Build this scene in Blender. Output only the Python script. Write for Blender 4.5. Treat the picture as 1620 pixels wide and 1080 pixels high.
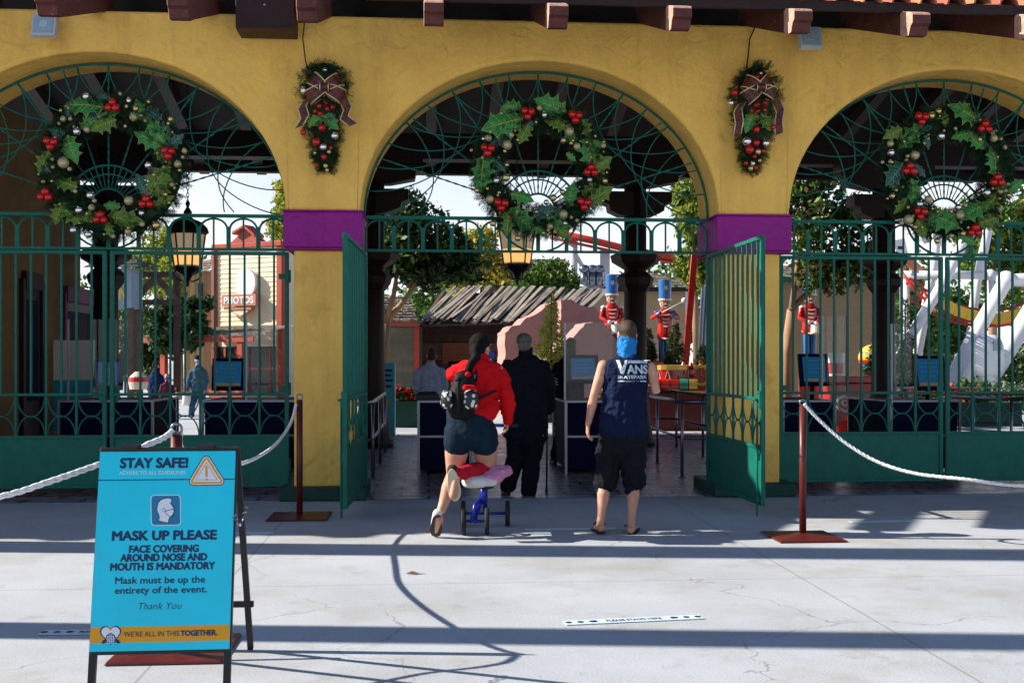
import bpy, math, random
import numpy as np
from mathutils import Vector, Matrix, Euler
for o in list(bpy.data.objects): bpy.data.objects.remove(o)
SC = bpy.context.scene
COL = SC.collection
R = math.radians
# ------------------------------------------------------------------ camera
PSI = R(4.3); SP, CP = math.sin(PSI), math.cos(PSI)
F, HZ, CAMZ = 1750.0, 572.0, 1.5
cam_d = bpy.data.cameras.new('camera'); cam = bpy.data.objects.new('camera', cam_d); COL.objects.link(cam)
cam.location = (0, 0, CAMZ); cam.rotation_euler = (R(90), 0, -PSI)
cam_d.sensor_fit = 'HORIZONTAL'; cam_d.sensor_width = 36.0
cam_d.lens = 36.0*F/1620.0; cam_d.shift_y = 32.0/1620.0
cam_d.clip_end = 3000; cam_d.clip_start = 0.05
SC.camera = cam
# ------------------------------------------------------------------ light
AZ, EL = R(7.0), R(32.4)
SUN = Vector((-math.cos(AZ)*math.cos(EL), math.sin(AZ)*math.cos(EL), math.sin(EL)))
w = bpy.data.worlds.new('World'); SC.world = w; w.use_nodes = True
nt = w.node_tree
sky = nt.nodes.new('ShaderNodeTexSky'); sky.sky_type = 'NISHITA'; sky.sun_disc = False
sky.sun_elevation = EL; sky.sun_rotation = R(277); sky.air_density = 1.0; sky.dust_density = 0.6; sky.ozone_density = 6.0
bg = nt.nodes['Background']; bg.inputs['Strength'].default_value = 0.07
# low bright haze all round: pale sky behind the building, added fill behind the camera
tcw = nt.nodes.new('ShaderNodeTexCoord'); sepw = nt.nodes.new('ShaderNodeSeparateXYZ'); nt.links.new(tcw.outputs['Generated'], sepw.inputs[0])
mz = nt.nodes.new('ShaderNodeMapRange'); mz.interpolation_type = 'SMOOTHSTEP'
for i_, v_ in ((1, .02), (2, .42), (3, 1.0), (4, 0.0)): mz.inputs[i_].default_value = v_
nt.links.new(sepw.outputs['Z'], mz.inputs[0])
nzw = nt.nodes.new('ShaderNodeTexNoise'); nzw.inputs['Scale'].default_value = 3.0; nzw.inputs['Detail'].default_value = 6; nt.links.new(tcw.outputs['Generated'], nzw.inputs['Vector'])
mn = nt.nodes.new('ShaderNodeMapRange'); mn.inputs[1].default_value = .3; mn.inputs[2].default_value = .6; mn.inputs[3].default_value = .75; mn.inputs[4].default_value = 1.0; nt.links.new(nzw.outputs['Fac'], mn.inputs[0])
m1 = nt.nodes.new('ShaderNodeMath'); m1.operation = 'MULTIPLY'; nt.links.new(mz.outputs[0], m1.inputs[0]); m1.inputs[1].default_value = 1.0
m2_ = nt.nodes.new('ShaderNodeMath'); m2_.operation = 'MULTIPLY'; nt.links.new(m1.outputs[0], m2_.inputs[0]); nt.links.new(mn.outputs[0], m2_.inputs[1])
mxw = nt.nodes.new('ShaderNodeMix'); mxw.data_type = 'RGBA'; nt.links.new(m2_.outputs[0], mxw.inputs[0]); nt.links.new(sky.outputs[0], mxw.inputs[6]); mxw.inputs[7].default_value = (9.0, 9.3, 9.4, 1)
nt.links.new(mxw.outputs[2], bg.inputs['Color'])
sun_d = bpy.data.lights.new('sun', 'SUN'); sun_d.energy = 5.0; sun_d.angle = R(0.5); sun_d.color = (1.0, 0.91, 0.79)
sun = bpy.data.objects.new('sun', sun_d); COL.objects.link(sun)
sun.rotation_euler = (-SUN).to_track_quat('-Z', 'Y').to_euler()
SC.view_settings.view_transform = 'Standard'; SC.view_settings.look = 'None'
SC.view_settings.gamma = 1.0; SC.view_settings.use_curve_mapping = False
SC.view_settings.exposure = 0.93
SC.render.engine = 'CYCLES'
# ------------------------------------------------------------------ helpers
rnd = random.Random(7)
def P(px, py, Y):
    u = (px-810)/F; v = (HZ-py)/F
    t = Y/(CP-u*SP)
    return Vector(((SP+u*CP)*t, Y, CAMZ+v*t))
def Dp(px, py, d):
    u = (px-810)/F; v = (HZ-py)/F
    return Vector(((SP+u*CP)*d, (CP-u*SP)*d, CAMZ+v*d))
def G(px, py):
    p = Dp(px, py, CAMZ*F/(py-HZ)); p.z = 0; return p
def GD(px, d):
    p = Dp(px, HZ, d); p.z = 0; return p

def tag(o, label=None, cat=None, group=None, kind=None):
    if label: o['label'] = label
    if cat: o['category'] = cat
    if group: o['group'] = group
    if kind: o['kind'] = kind
    return o
def thing(name, label, cat, loc=(0,0,0), rz=0.0, group=None):
    o = bpy.data.objects.new(name, None); COL.objects.link(o)
    o.location = loc; o.rotation_euler = (0,0,rz); o.empty_display_size = .1
    return tag(o, label, cat, group)
def origin(o):
    v = Vector((0,0,0))
    while o is not None:
        v += o.location; o = o.parent
    return v

class MB:
    def __init__(s): s.v=[]; s.f=[]; s.m=[]
    def add(s, vs, fs, m=0):
        b=len(s.v); s.v.extend([tuple(p) for p in vs])
        for f in fs: s.f.append(tuple(i+b for i in f)); s.m.append(m)
        return s
    def box(s, c, d, m=0, rot=None):
        x,y,z = d[0]/2,d[1]/2,d[2]/2
        vs=[Vector((a*x,b*y,e*z)) for e in(-1,1) for b in(-1,1) for a in(-1,1)]
        if rot is not None:
            M3 = rot if isinstance(rot, Matrix) else Euler(rot).to_matrix()
            vs=[M3@p for p in vs]
        c=Vector(c); vs=[p+c for p in vs]
        return s.add(vs,[(0,2,3,1),(4,5,7,6),(0,1,5,4),(2,6,7,3),(0,4,6,2),(1,3,7,5)],m)
    def b2(s, x0,x1,y0,y1,z0,z1,m=0):
        return s.box(((x0+x1)/2,(y0+y1)/2,(z0+z1)/2),(x1-x0,y1-y0,z1-z0),m)
    def bar(s,p,q,w_,h_,m=0,up=(0,0,1)):
        p=Vector(p);q=Vector(q);t=(q-p)
        L=t.length
        if L<1e-6: return s
        t/=L; up=Vector(up)
        if abs(t.dot(up))>.98: up=Vector((0,1,0))
        a=t.cross(up).normalized(); b=a.cross(t)
        M3=Matrix((a,t,b)).transposed()
        return s.box((p+q)/2,(w_,L,h_),m,M3)
    def tube(s,pts,r,n=8,m=0,closed=False,ref=None,cap=True):
        pts=[Vector(p) for p in pts]; k=len(pts)
        rs=[r]*k if not isinstance(r,(list,)) else r
        rs=[(q,q) if not isinstance(q,tuple) else q for q in rs]
        rings=[];prev=None
        for i in range(k):
            if closed: t=pts[(i+1)%k]-pts[i-1]
            else: t=pts[min(i+1,k-1)]-pts[max(i-1,0)]
            if t.length<1e-9: t=Vector((0,0,1))
            t.normalize()
            if ref is not None: a=Vector(ref)-t*t.dot(Vector(ref))
            elif prev is None:
                a=Vector((0,0,1)) if abs(t.z)<.9 else Vector((1,0,0)); a=a-t*t.dot(a)
            else: a=prev-t*t.dot(prev)
            if a.length<1e-6: a=t.orthogonal()
            a.normalize(); prev=a; b=t.cross(a)
            rings.append([pts[i]+a*(rs[i][0]*math.cos(2*math.pi*j/n))+b*(rs[i][1]*math.sin(2*math.pi*j/n)) for j in range(n)])
        vs=[p for rg in rings for p in rg]; fs=[]
        kk=k if closed else k-1
        for i in range(kk):
            i2=(i+1)%k
            for j in range(n):
                j2=(j+1)%n
                fs.append((i*n+j,i*n+j2,i2*n+j2,i2*n+j))
        if cap and not closed:
            fs.append(tuple(range(n-1,-1,-1))); fs.append(tuple((k-1)*n+j for j in range(n)))
        return s.add(vs,fs,m)
    def limb(s,pts,rs,n=14,ref=(1,0,0)):
        """closed tube with rounded ends"""
        pts=[Vector(p) for p in pts]; rs=[(q,q) if not isinstance(q,tuple) else q for q in rs]
        t0=(pts[0]-pts[1]).normalized(); t1=(pts[-1]-pts[-2]).normalized()
        a=min(rs[0]); b=min(rs[-1])
        P2=[pts[0]+t0*a*.8,pts[0]+t0*a*.5]+pts+[pts[-1]+t1*b*.5,pts[-1]+t1*b*.8]
        f=lambda q,k:(q[0]*k,q[1]*k)
        R2=[f(rs[0],.45),f(rs[0],.82)]+rs+[f(rs[-1],.82),f(rs[-1],.45)]
        return s.tube(P2,R2,n,ref=ref)
    def ell(s,c,r,n=14,m=0,rot=None):
        c=Vector(c); r=(r,r,r) if not isinstance(r,tuple) else r
        h=max(6,n//2+1); vs=[];fs=[]
        M3=None if rot is None else (rot if isinstance(rot,Matrix) else Euler(rot).to_matrix())
        def put(x,y,z):
            p=Vector((x*r[0],y*r[1],z*r[2]))
            if M3 is not None:p=M3@p
            vs.append(p+c)
        put(0,0,1)
        for i in range(1,h):
            th=math.pi*i/h
            for j in range(n):
                ph=2*math.pi*j/n; put(math.sin(th)*math.cos(ph),math.sin(th)*math.sin(ph),math.cos(th))
        put(0,0,-1); L=len(vs)-1
        for j in range(n):
            j2=(j+1)%n
            fs.append((0,1+j,1+j2))
            for i in range(h-2):
                a=1+i*n
                fs.append((a+j,a+n+j,a+n+j2,a+j2))
            a=1+(h-2)*n; fs.append((a+j,L,a+j2))
        return s.add(vs,fs,m)
    def lathe(s,prof,c=(0,0,0),n=16,m=0,closed=False):
        c=Vector(c);k=len(prof)
        vs=[c+Vector((r*math.cos(2*math.pi*j/n),r*math.sin(2*math.pi*j/n),z)) for r,z in prof for j in range(n)]
        fs=[(i*n+j,i*n+(j+1)%n,(i+1)*n+(j+1)%n,(i+1)*n+j) for i in range(k-1) for j in range(n)]
        fs.append(tuple(range(n-1,-1,-1))); fs.append(tuple((k-1)*n+j for j in range(n)))
        return s.add(vs,fs,m)
    def prism(s,pts,fn,t0,t1,m=0):
        """2-D outline -> solid; fn(u,v,t) gives the point"""
        k=len(pts)
        vs=[fn(u,v,t0) for u,v in pts]+[fn(u,v,t1) for u,v in pts]
        fs=[tuple(range(k-1,-1,-1)),tuple(range(k,2*k))]+[(i,(i+1)%k,k+(i+1)%k,k+i) for i in range(k)]
        return s.add(vs,fs,m)
    def build(s,name,mats,parent=None,smooth=False,bevel=0.0,world=False):
        me=bpy.data.meshes.new(name)
        vs=s.v
        if world and parent is not None:
            o0=origin(parent); vs=[(p[0]-o0.x,p[1]-o0.y,p[2]-o0.z) for p in vs]
        me.from_pydata(vs,[],s.f)
        mats=mats if isinstance(mats,(list,tuple)) else [mats]
        for m_ in mats: me.materials.append(m_)
        if len(mats)>1: me.polygons.foreach_set('material_index',s.m)
        if smooth: me.polygons.foreach_set('use_smooth',[True]*len(s.f))
        me.update()
        o=bpy.data.objects.new(name,me); COL.objects.link(o)
        if parent is not None: o.parent=parent
        if bevel:
            b=o.modifiers.new('bevel','BEVEL'); b.width=bevel; b.segments=2; b.limit_method='ANGLE'
        return o
def inst(name,me,parent,loc,scale=1.0,rot=None):
    o=bpy.data.objects.new(name,me); COL.objects.link(o); o.parent=parent; o.location=loc
    o.scale=(scale,)*3 if not isinstance(scale,tuple) else scale
    if rot is not None: o.rotation_euler=rot
    return o
def copy_tree(o,parent=None):
    c=o.copy(); COL.objects.link(c)
    if parent is not None: c.parent=parent
    for ch in list(o.children): copy_tree(ch,c)
    return c

# ------------------------------------------------------------------ materials
MATS={}
def mat(name,rgb,rough=.6,metal=0.0,var=.12,scale=5.0,bump=0.0,bscale=30.0,spec=.35,emit=None,est=0.0,trans=0.0,alpha=None,island=0.0,sheen=0.0,stretch=None,stain=None,coat=0.0):
    m=bpy.data.materials.new(name); m.use_nodes=True
    N=m.node_tree.nodes; L=m.node_tree.links; b=N['Principled BSDF']
    b.inputs['Roughness'].default_value=rough; b.inputs['Metallic'].default_value=metal
    b.inputs['Specular IOR Level'].default_value=spec
    if coat: b.inputs['Coat Weight'].default_value=coat; b.inputs['Coat Roughness'].default_value=.08
    tc=N.new('ShaderNodeTexCoord'); src=tc.outputs['Object']
    if stretch:
        mp=N.new('ShaderNodeMapping'); mp.inputs['Scale'].default_value=stretch; L.new(src,mp.inputs[0]); src=mp.outputs[0]
    col=None
    if var>0:
        nz=N.new('ShaderNodeTexNoise'); nz.inputs['Scale'].default_value=scale; nz.inputs['Detail'].default_value=6; nz.inputs['Roughness'].default_value=.62
        L.new(src,nz.inputs['Vector'])
        rp=N.new('ShaderNodeValToRGB'); rp.color_ramp.elements[0].position=.28; rp.color_ramp.elements[1].position=.72
        lo=[max(0,c*(1-var)) for c in rgb]; hi=[min(1,c*(1+var)) for c in rgb]
        rp.color_ramp.elements[0].color=(*lo,1); rp.color_ramp.elements[1].color=(*hi,1)
        L.new(nz.outputs['Fac'],rp.inputs[0]); col=rp.outputs[0]
        rr=N.new('ShaderNodeMapRange'); rr.inputs[3].default_value=max(.03,rough-.1); rr.inputs[4].default_value=min(1,rough+.1)
        L.new(nz.outputs['Fac'],rr.inputs[0]); L.new(rr.outputs[0],b.inputs['Roughness'])
    if stain:
        srgb,ssc,th=stain
        n2=N.new('ShaderNodeTexNoise'); n2.inputs['Scale'].default_value=ssc; n2.inputs['Detail'].default_value=8; n2.inputs['Roughness'].default_value=.7
        L.new(src,n2.inputs['Vector'])
        r2=N.new('ShaderNodeMapRange'); r2.inputs[1].default_value=th; r2.inputs[2].default_value=th+.16; r2.inputs[3].default_value=0; r2.inputs[4].default_value=.75
        L.new(n2.outputs['Fac'],r2.inputs[0])
        mx=N.new('ShaderNodeMix'); mx.data_type='RGBA'; L.new(r2.outputs[0],mx.inputs[0])
        if col: L.new(col,mx.inputs[6])
        else: mx.inputs[6].default_value=(*rgb,1)
        mx.inputs[7].default_value=(*srgb,1); col=mx.outputs[2]
    if island>0:
        g=N.new('ShaderNodeNewGeometry'); hs=N.new('ShaderNodeHueSaturation')
        mr=N.new('ShaderNodeMapRange'); mr.inputs[3].default_value=1-island; mr.inputs[4].default_value=1+island
        L.new(g.outputs['Random Per Island'],mr.inputs[0]); L.new(mr.outputs[0],hs.inputs['Value'])
        mh=N.new('ShaderNodeMapRange'); mh.inputs[3].default_value=.5-island*.06; mh.inputs[4].default_value=.5+island*.06
        L.new(g.outputs['Random Per Island'],mh.inputs[0]); L.new(mh.outputs[0],hs.inputs['Hue'])
        if col: L.new(col,hs.inputs['Color'])
        else: hs.inputs['Color'].default_value=(*rgb,1)
        col=hs.outputs[0]
    if col: L.new(col,b.inputs['Base Color'])
    else: b.inputs['Base Color'].default_value=(*rgb,1)
    if bump>0:
        n3=N.new('ShaderNodeTexNoise'); n3.inputs['Scale'].default_value=bscale; n3.inputs['Detail'].default_value=5
        L.new(src,n3.inputs['Vector']); bp=N.new('ShaderNodeBump'); bp.inputs['Strength'].default_value=bump; bp.inputs['Distance'].default_value=.02
        L.new(n3.outputs['Fac'],bp.inputs['Height']); L.new(bp.outputs[0],b.inputs['Normal'])
    if emit: b.inputs['Emission Color'].default_value=(*emit,1); b.inputs['Emission Strength'].default_value=est
    if trans: b.inputs['Transmission Weight'].default_value=trans
    if alpha is not None: b.inputs['Alpha'].default_value=alpha
    MATS[name]=m
    return m
def leafmat(name,rgb,island=.45,trans=.25):
    m=mat(name,rgb,rough=.55,var=.2,scale=1.2,island=island)
    N=m.node_tree.nodes;L=m.node_tree.links;b=N['Principled BSDF'];out=N['Material Output']
    t=N.new('ShaderNodeBsdfTranslucent'); mx=N.new('ShaderNodeMixShader'); mx.inputs[0].default_value=trans
    src=b.inputs['Base Color'].links[0].from_socket; L.new(src,t.inputs[0])
    L.new(b.outputs[0],mx.inputs[1]); L.new(t.outputs[0],mx.inputs[2]); L.new(mx.outputs[0],out.inputs[0])
    return m
YELLOW=mat('ochre_stucco',(.96,.56,.122),rough=.85,var=.13,scale=1.6,bump=.55,bscale=7,stain=((.56,.31,.065),1.3,.57))
PURPLE=mat('purple_paint',(.29,.004,.22),rough=.55,var=.12,scale=4,bump=.1,bscale=20)
GREEN=mat('green_iron',(.002,.125,.088),rough=.5,var=.2,scale=6,bump=.05,spec=.25)
DKGREEN=mat('dark_green_plinth',(.004,.05,.035),rough=.6,var=.25,scale=6,bump=.1)
BROWN=mat('dark_brown_timber',(.020,.007,.006),rough=.6,var=.3,scale=3,bump=.2,bscale=20,stretch=(1,1,.15))
RAFT=mat('red_brown_rafter_paint',(.10,.026,.022),rough=.65,var=.3,scale=8,bump=.3,bscale=25,stain=((.5,.36,.28),9,.62))
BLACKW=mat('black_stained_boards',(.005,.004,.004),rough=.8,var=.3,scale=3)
RAFTLIT=mat('sunlit_rafter_paint',(.48,.27,.20),rough=.8,var=.35,scale=14,bump=.3,bscale=40,stain=((.62,.52,.44),12,.55))  # weathered rafter paint, made paler to paint sunlight on left and top faces
TILE=mat('clay_roof_tile',(.42,.15,.07),rough=.8,var=.35,scale=4,bump=.2,island=.3)
STEEL=mat('brushed_steel',(.20,.23,.28),rough=.3,metal=.9,var=.1)
BLACKM=mat('black_metal',(.012,.012,.014),rough=.45,var=.2)
MAROON=mat('maroon_post_paint',(.095,.014,.012),rough=.4,var=.2,scale=8,bump=.05)
NAVY=mat('navy_laminate',(.004,.006,.036),rough=.7,var=.15,spec=.08)
NAVYP=mat('navy_print',(.010,.035,.105),rough=.5,var=0)
WHITEP=mat('white_paint',(.78,.78,.76),rough=.5,var=.06,scale=3)
def weather(m,dark,amt=.5,sc=(2.2,2.2,.22),bs=5.0,bstr=.8):
    """run-down streaks, hand-trowelled relief and small scuffs for painted walls"""
    N=m.node_tree.nodes;L=m.node_tree.links;b=N['Principled BSDF']; tc=N['Texture Coordinate'].outputs['Object']
    src=b.inputs['Base Color'].links[0].from_socket
    def layer(src,scale,lo,hi,k,mapsc=None,det=8):
        v=tc
        if mapsc:
            mp=N.new('ShaderNodeMapping'); mp.inputs['Scale'].default_value=mapsc; L.new(tc,mp.inputs[0]); v=mp.outputs[0]
        n=N.new('ShaderNodeTexNoise'); n.inputs['Scale'].default_value=scale; n.inputs['Detail'].default_value=det; n.inputs['Roughness'].default_value=.68; L.new(v,n.inputs['Vector'])
        r=N.new('ShaderNodeMapRange'); r.inputs[1].default_value=lo; r.inputs[2].default_value=hi; r.inputs[4].default_value=k; L.new(n.outputs['Fac'],r.inputs[0])
        mx=N.new('ShaderNodeMix'); mx.data_type='RGBA'; L.new(r.outputs[0],mx.inputs[0]); L.new(src,mx.inputs[6]); mx.inputs[7].default_value=(*dark,1); return mx.outputs[2]
    src=layer(src,1.4,.50,.80,amt,sc); src=layer(src,11.0,.60,.74,amt*.8,(1,1,.6)); src=layer(src,3.2,.58,.70,amt*.6)
    L.new(src,b.inputs['Base Color'])
    bn=[n for n in N if n.bl_idname=='ShaderNodeBump']
    n=N.new('ShaderNodeTexNoise'); n.inputs['Scale'].default_value=bs; n.inputs['Detail'].default_value=7; n.inputs['Distortion'].default_value=1.2; L.new(tc,n.inputs['Vector'])
    bp=N.new('ShaderNodeBump'); bp.inputs['Strength'].default_value=bstr; bp.inputs['Distance'].default_value=.035; L.new(n.outputs['Fac'],bp.inputs['Height'])
    if bn: L.new(bn[0].outputs[0],bp.inputs['Normal'])
    L.new(bp.outputs[0],b.inputs['Normal'])
weather(YELLOW,(.42,.20,.045),.42)
weather(PURPLE,(.12,.004,.12),.45)
weather(GREEN,(.012,.06,.045),.4,bstr=.15)
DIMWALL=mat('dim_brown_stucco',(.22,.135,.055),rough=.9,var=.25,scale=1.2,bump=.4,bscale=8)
# ------------------------------------------------------------------ ground
def ground_mat():
    m=mat('concrete',(.405,.435,.475),rough=.8,var=.13,scale=.8,bump=.12,bscale=60,stain=((.33,.325,.30),.7,.50))
    N=m.node_tree.nodes;L=m.node_tree.links;b=N['Principled BSDF']
    src=b.inputs['Base Color'].links[0].from_socket
    tc=N['Texture Coordinate']; sep=N.new('ShaderNodeSeparateXYZ'); L.new(tc.outputs['Object'],sep.inputs[0])
    def ma(op,a,b_=None):
        n=N.new('ShaderNodeMath'); n.operation=op
        for i,v in enumerate((a,b_)):
            if v is None: continue
            if isinstance(v,(int,float)): n.inputs[i].default_value=v
            else: L.new(v,n.inputs[i])
        return n.outputs[0]
    def joint(ax,off,sp,wd):
        t=ma('ADD',sep.outputs[ax],-off+sp*50.5); t=ma('DIVIDE',t,sp); t=ma('FRACT',t); t=ma('SUBTRACT',t,.5); t=ma('ABSOLUTE',t); t=ma('MULTIPLY',t,sp)
        return ma('LESS_THAN',t,wd)
    j=ma('MAXIMUM',joint(0,2.58,3.95,.007),joint(1,3.1,4.4,.006))
    # cracks: warped voronoi cell edges, broken up by noise
    nz=N.new('ShaderNodeTexNoise'); nz.inputs['Scale'].default_value=1.6; nz.inputs['Detail'].default_value=6; L.new(tc.outputs['Object'],nz.inputs['Vector'])
    vm=N.new('ShaderNodeVectorMath'); vm.operation='SCALE'; L.new(nz.outputs['Color'],vm.inputs[0]); vm.inputs['Scale'].default_value=.75
    va=N.new('ShaderNodeVectorMath'); L.new(tc.outputs['Object'],va.inputs[0]); L.new(vm.outputs[0],va.inputs[1])
    vo=N.new('ShaderNodeTexVoronoi'); vo.feature='DISTANCE_TO_EDGE'; vo.inputs['Scale'].default_value=.42; L.new(va.outputs[0],vo.inputs['Vector'])
    nb=N.new('ShaderNodeTexNoise'); nb.inputs['Scale'].default_value=.6; L.new(tc.outputs['Object'],nb.inputs['Vector'])
    wd=ma('MULTIPLY',ma('MAXIMUM',ma('SUBTRACT',nb.outputs['Fac'],.42),0.0),.016)
    c=ma('LESS_THAN',vo.outputs['Distance'],wd)
    k=ma('MULTIPLY',ma('MAXIMUM',ma('MULTIPLY',j,.95),c),.55)
    mx=N.new('ShaderNodeMix'); mx.data_type='RGBA'; L.new(k,mx.inputs[0]); L.new(src,mx.inputs[6]); mx.inputs[7].default_value=(.17,.15,.13,1)
    # fine speckle
    n4=N.new('ShaderNodeTexNoise'); n4.inputs['Scale'].default_value=90; n4.inputs['Detail'].default_value=3; L.new(tc.outputs['Object'],n4.inputs['Vector'])
    mr=N.new('ShaderNodeMapRange'); mr.inputs[1].default_value=.3; mr.inputs[2].default_value=.7; mr.inputs[3].default_value=.86; mr.inputs[4].default_value=1.1; L.new(n4.outputs['Fac'],mr.inputs[0])
    vs=N.new('ShaderNodeVectorMath'); vs.operation='SCALE'; L.new(mx.outputs[2],vs.inputs[0]); L.new(mr.outputs[0],vs.inputs['Scale'])
    # old chewing-gum spots and drips
    vg=N.new('ShaderNodeTexVoronoi'); vg.inputs['Scale'].default_value=2.1; L.new(tc.outputs['Object'],vg.inputs['Vector'])
    gs=ma('MULTIPLY',ma('LESS_THAN',vg.outputs['Distance'],ma('MULTIPLY',nb.outputs['Fac'],.055)),.4)
    n6=N.new('ShaderNodeTexNoise'); n6.inputs['Scale'].default_value=2.3; n6.inputs['Detail'].default_value=9; n6.inputs['Roughness'].default_value=.75; L.new(tc.outputs['Object'],n6.inputs['Vector'])
    r6=N.new('ShaderNodeMapRange'); r6.inputs[1].default_value=.56; r6.inputs[2].default_value=.72; r6.inputs[4].default_value=.5; L.new(n6.outputs['Fac'],r6.inputs[0])
    mg=N.new('ShaderNodeMix'); mg.data_type='RGBA'; L.new(ma('MAXIMUM',gs,r6.outputs[0]),mg.inputs[0]); L.new(vs.outputs[0],mg.inputs[6]); mg.inputs[7].default_value=(.19,.175,.155,1)
    L.new(mg.outputs[2],b.inputs['Base Color'])
    return m
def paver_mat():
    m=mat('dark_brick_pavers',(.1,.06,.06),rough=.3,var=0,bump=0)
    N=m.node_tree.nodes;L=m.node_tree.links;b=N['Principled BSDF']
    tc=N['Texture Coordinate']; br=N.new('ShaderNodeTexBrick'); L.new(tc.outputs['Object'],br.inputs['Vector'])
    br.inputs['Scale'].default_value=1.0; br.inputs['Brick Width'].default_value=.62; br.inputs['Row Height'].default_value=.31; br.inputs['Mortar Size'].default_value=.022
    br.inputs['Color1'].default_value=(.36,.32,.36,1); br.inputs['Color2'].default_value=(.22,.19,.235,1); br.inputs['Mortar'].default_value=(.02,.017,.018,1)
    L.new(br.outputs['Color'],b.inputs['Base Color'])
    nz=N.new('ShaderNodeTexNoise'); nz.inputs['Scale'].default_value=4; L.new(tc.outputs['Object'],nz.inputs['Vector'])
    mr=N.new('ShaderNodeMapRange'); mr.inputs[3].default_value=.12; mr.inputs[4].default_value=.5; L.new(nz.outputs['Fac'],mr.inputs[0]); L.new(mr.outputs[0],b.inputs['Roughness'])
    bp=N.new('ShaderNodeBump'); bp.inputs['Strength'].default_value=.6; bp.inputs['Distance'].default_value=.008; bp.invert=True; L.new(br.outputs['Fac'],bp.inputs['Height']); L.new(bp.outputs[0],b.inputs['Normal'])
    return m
tag(MB().add([(-400,-60,0),(400,-60,0),(400,900,0),(-400,900,0)],[(0,1,2,3)]).build('ground',ground_mat()),kind='structure')
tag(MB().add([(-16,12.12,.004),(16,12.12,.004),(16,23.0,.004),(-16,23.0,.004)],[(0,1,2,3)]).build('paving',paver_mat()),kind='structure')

# ------------------------------------------------------------------ entrance arcade
WY,WT=12.07,.87
X1=P(511,0,WY).x; X2=P(1193,0,WY).x; SPC=X2-X1
PX=[X1-2*SPC,X1-SPC,X1,X2,X2+SPC,X2+2*SPC]
CW=.81; HALF=(SPC-CW)/2; ZS,ZA,ZB=3.13,4.80,5.24
AX=[(PX[i]+PX[i+1])/2 for i in range(5)]
arc=thing('entrance_arcade','long ochre stucco arcade with round arches, purple capitals and a clay tiled eave','building',(AX[2],WY,0))
def zarch(x,xc): 
    q=1-((x-xc)/HALF)**2
    return ZS+(ZA-ZS)*math.sqrt(max(0,q))
mb=MB()
cols=[(PX[0]-CW/2,ZS)]
for i in range(5):
    xc=AX[i]
    cols+=[(xc-HALF*math.cos(math.pi*k/40),ZS+(ZA-ZS)*math.sin(math.pi*k/40)) for k in range(41)]
cols.append((PX[5]+CW/2,ZS))
n=len(cols); e=.035
for (y,inner) in ((WY,0),(WY+WT,0)):
    mb.v+= [(x,y,z) for x,z in cols]+[(x,y,ZB) for x,z in cols]
for i in range(n-1):
    mb.f.append((i,i+1,n+i+1,n+i)); mb.f.append((2*n+i+1,2*n+i,3*n+i,3*n+i+1)); mb.f.append((i+1,i,2*n+i,2*n+i+1)); mb.f.append((n+i,n+i+1,3*n+i+1,3*n+i))
mb.m=[0]*len(mb.f)
wall=mb.build('wall',YELLOW,arc,world=True)
bv=wall.modifiers.new('bevel','BEVEL'); bv.width=.035; bv.segments=3; bv.limit_method='ANGLE'; bv.angle_limit=R(50)
for x in PX:
    w2=CW/2
    MB().b2(x-w2+.085,x+w2-.085,WY+.085,WY+WT-.085,.14,2.71).build('pier',YELLOW,arc,bevel=.02,world=True)
    c=MB(); c.b2(x-w2-.02,x+w2+.02,WY-.02,WY+WT+.02,2.735,3.115)
    c.b2(x-w2-.035,x+w2+.035,WY-.035,WY+WT+.035,3.115,3.135); c.b2(x-w2+.0,x+w2-.0,WY,WY+WT,2.712,2.735)
    c.build('capital',PURPLE,arc,bevel=.012,world=True)
    MB().b2(x-w2+.0-.06,x+w2+.06,WY+.0-.06,WY+WT+.06,.0,.15).build('plinth',DKGREEN,arc,bevel=.02,world=True)
# roof: front slope rises to a ridge, back slope falls to the far eave
EY,EZ,RY,RZ,BY,BZ=10.75,5.03,17.3,7.35,23.6,5.78
XL,XR=-16.0,18.0
def roofz(y): return EZ+(RZ-EZ)*(y-EY)/(RY-EY) if y<RY else RZ+(BZ-RZ)*(y-RY)/(BY-RY)
def zz(y,d): return (y,roofz(y)+d)
SETB=11.95   # between these two x the eave is set back and only the rafter ends stick out
GX0,GX1=-5.0,-.6
rb=MB()
for xa,xb,ey in ((XL,GX0,EY),(GX0,GX1,SETB),(GX1,XR,EY)):
    sec=[(ey,roofz(ey)),(RY,RZ),(BY,BZ),(BY,BZ+.05),(RY,RZ+.05),(ey,roofz(ey)+.05)]
    rb.prism(sec,lambda u,v,t:Vector((t,u,v)),xa,xb)
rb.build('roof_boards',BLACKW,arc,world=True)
fb=MB()
for xa,xb,ey in ((XL,GX0,EY),(GX0,GX1,SETB),(GX1,XR,EY)): fb.b2(xa,xb,ey-.045,ey-.003,roofz(ey)-.05,roofz(ey)+.05)
fb.build('fascia',BROWN,arc,world=True)
tl=MB(); k=0; x=XL+.14
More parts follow.
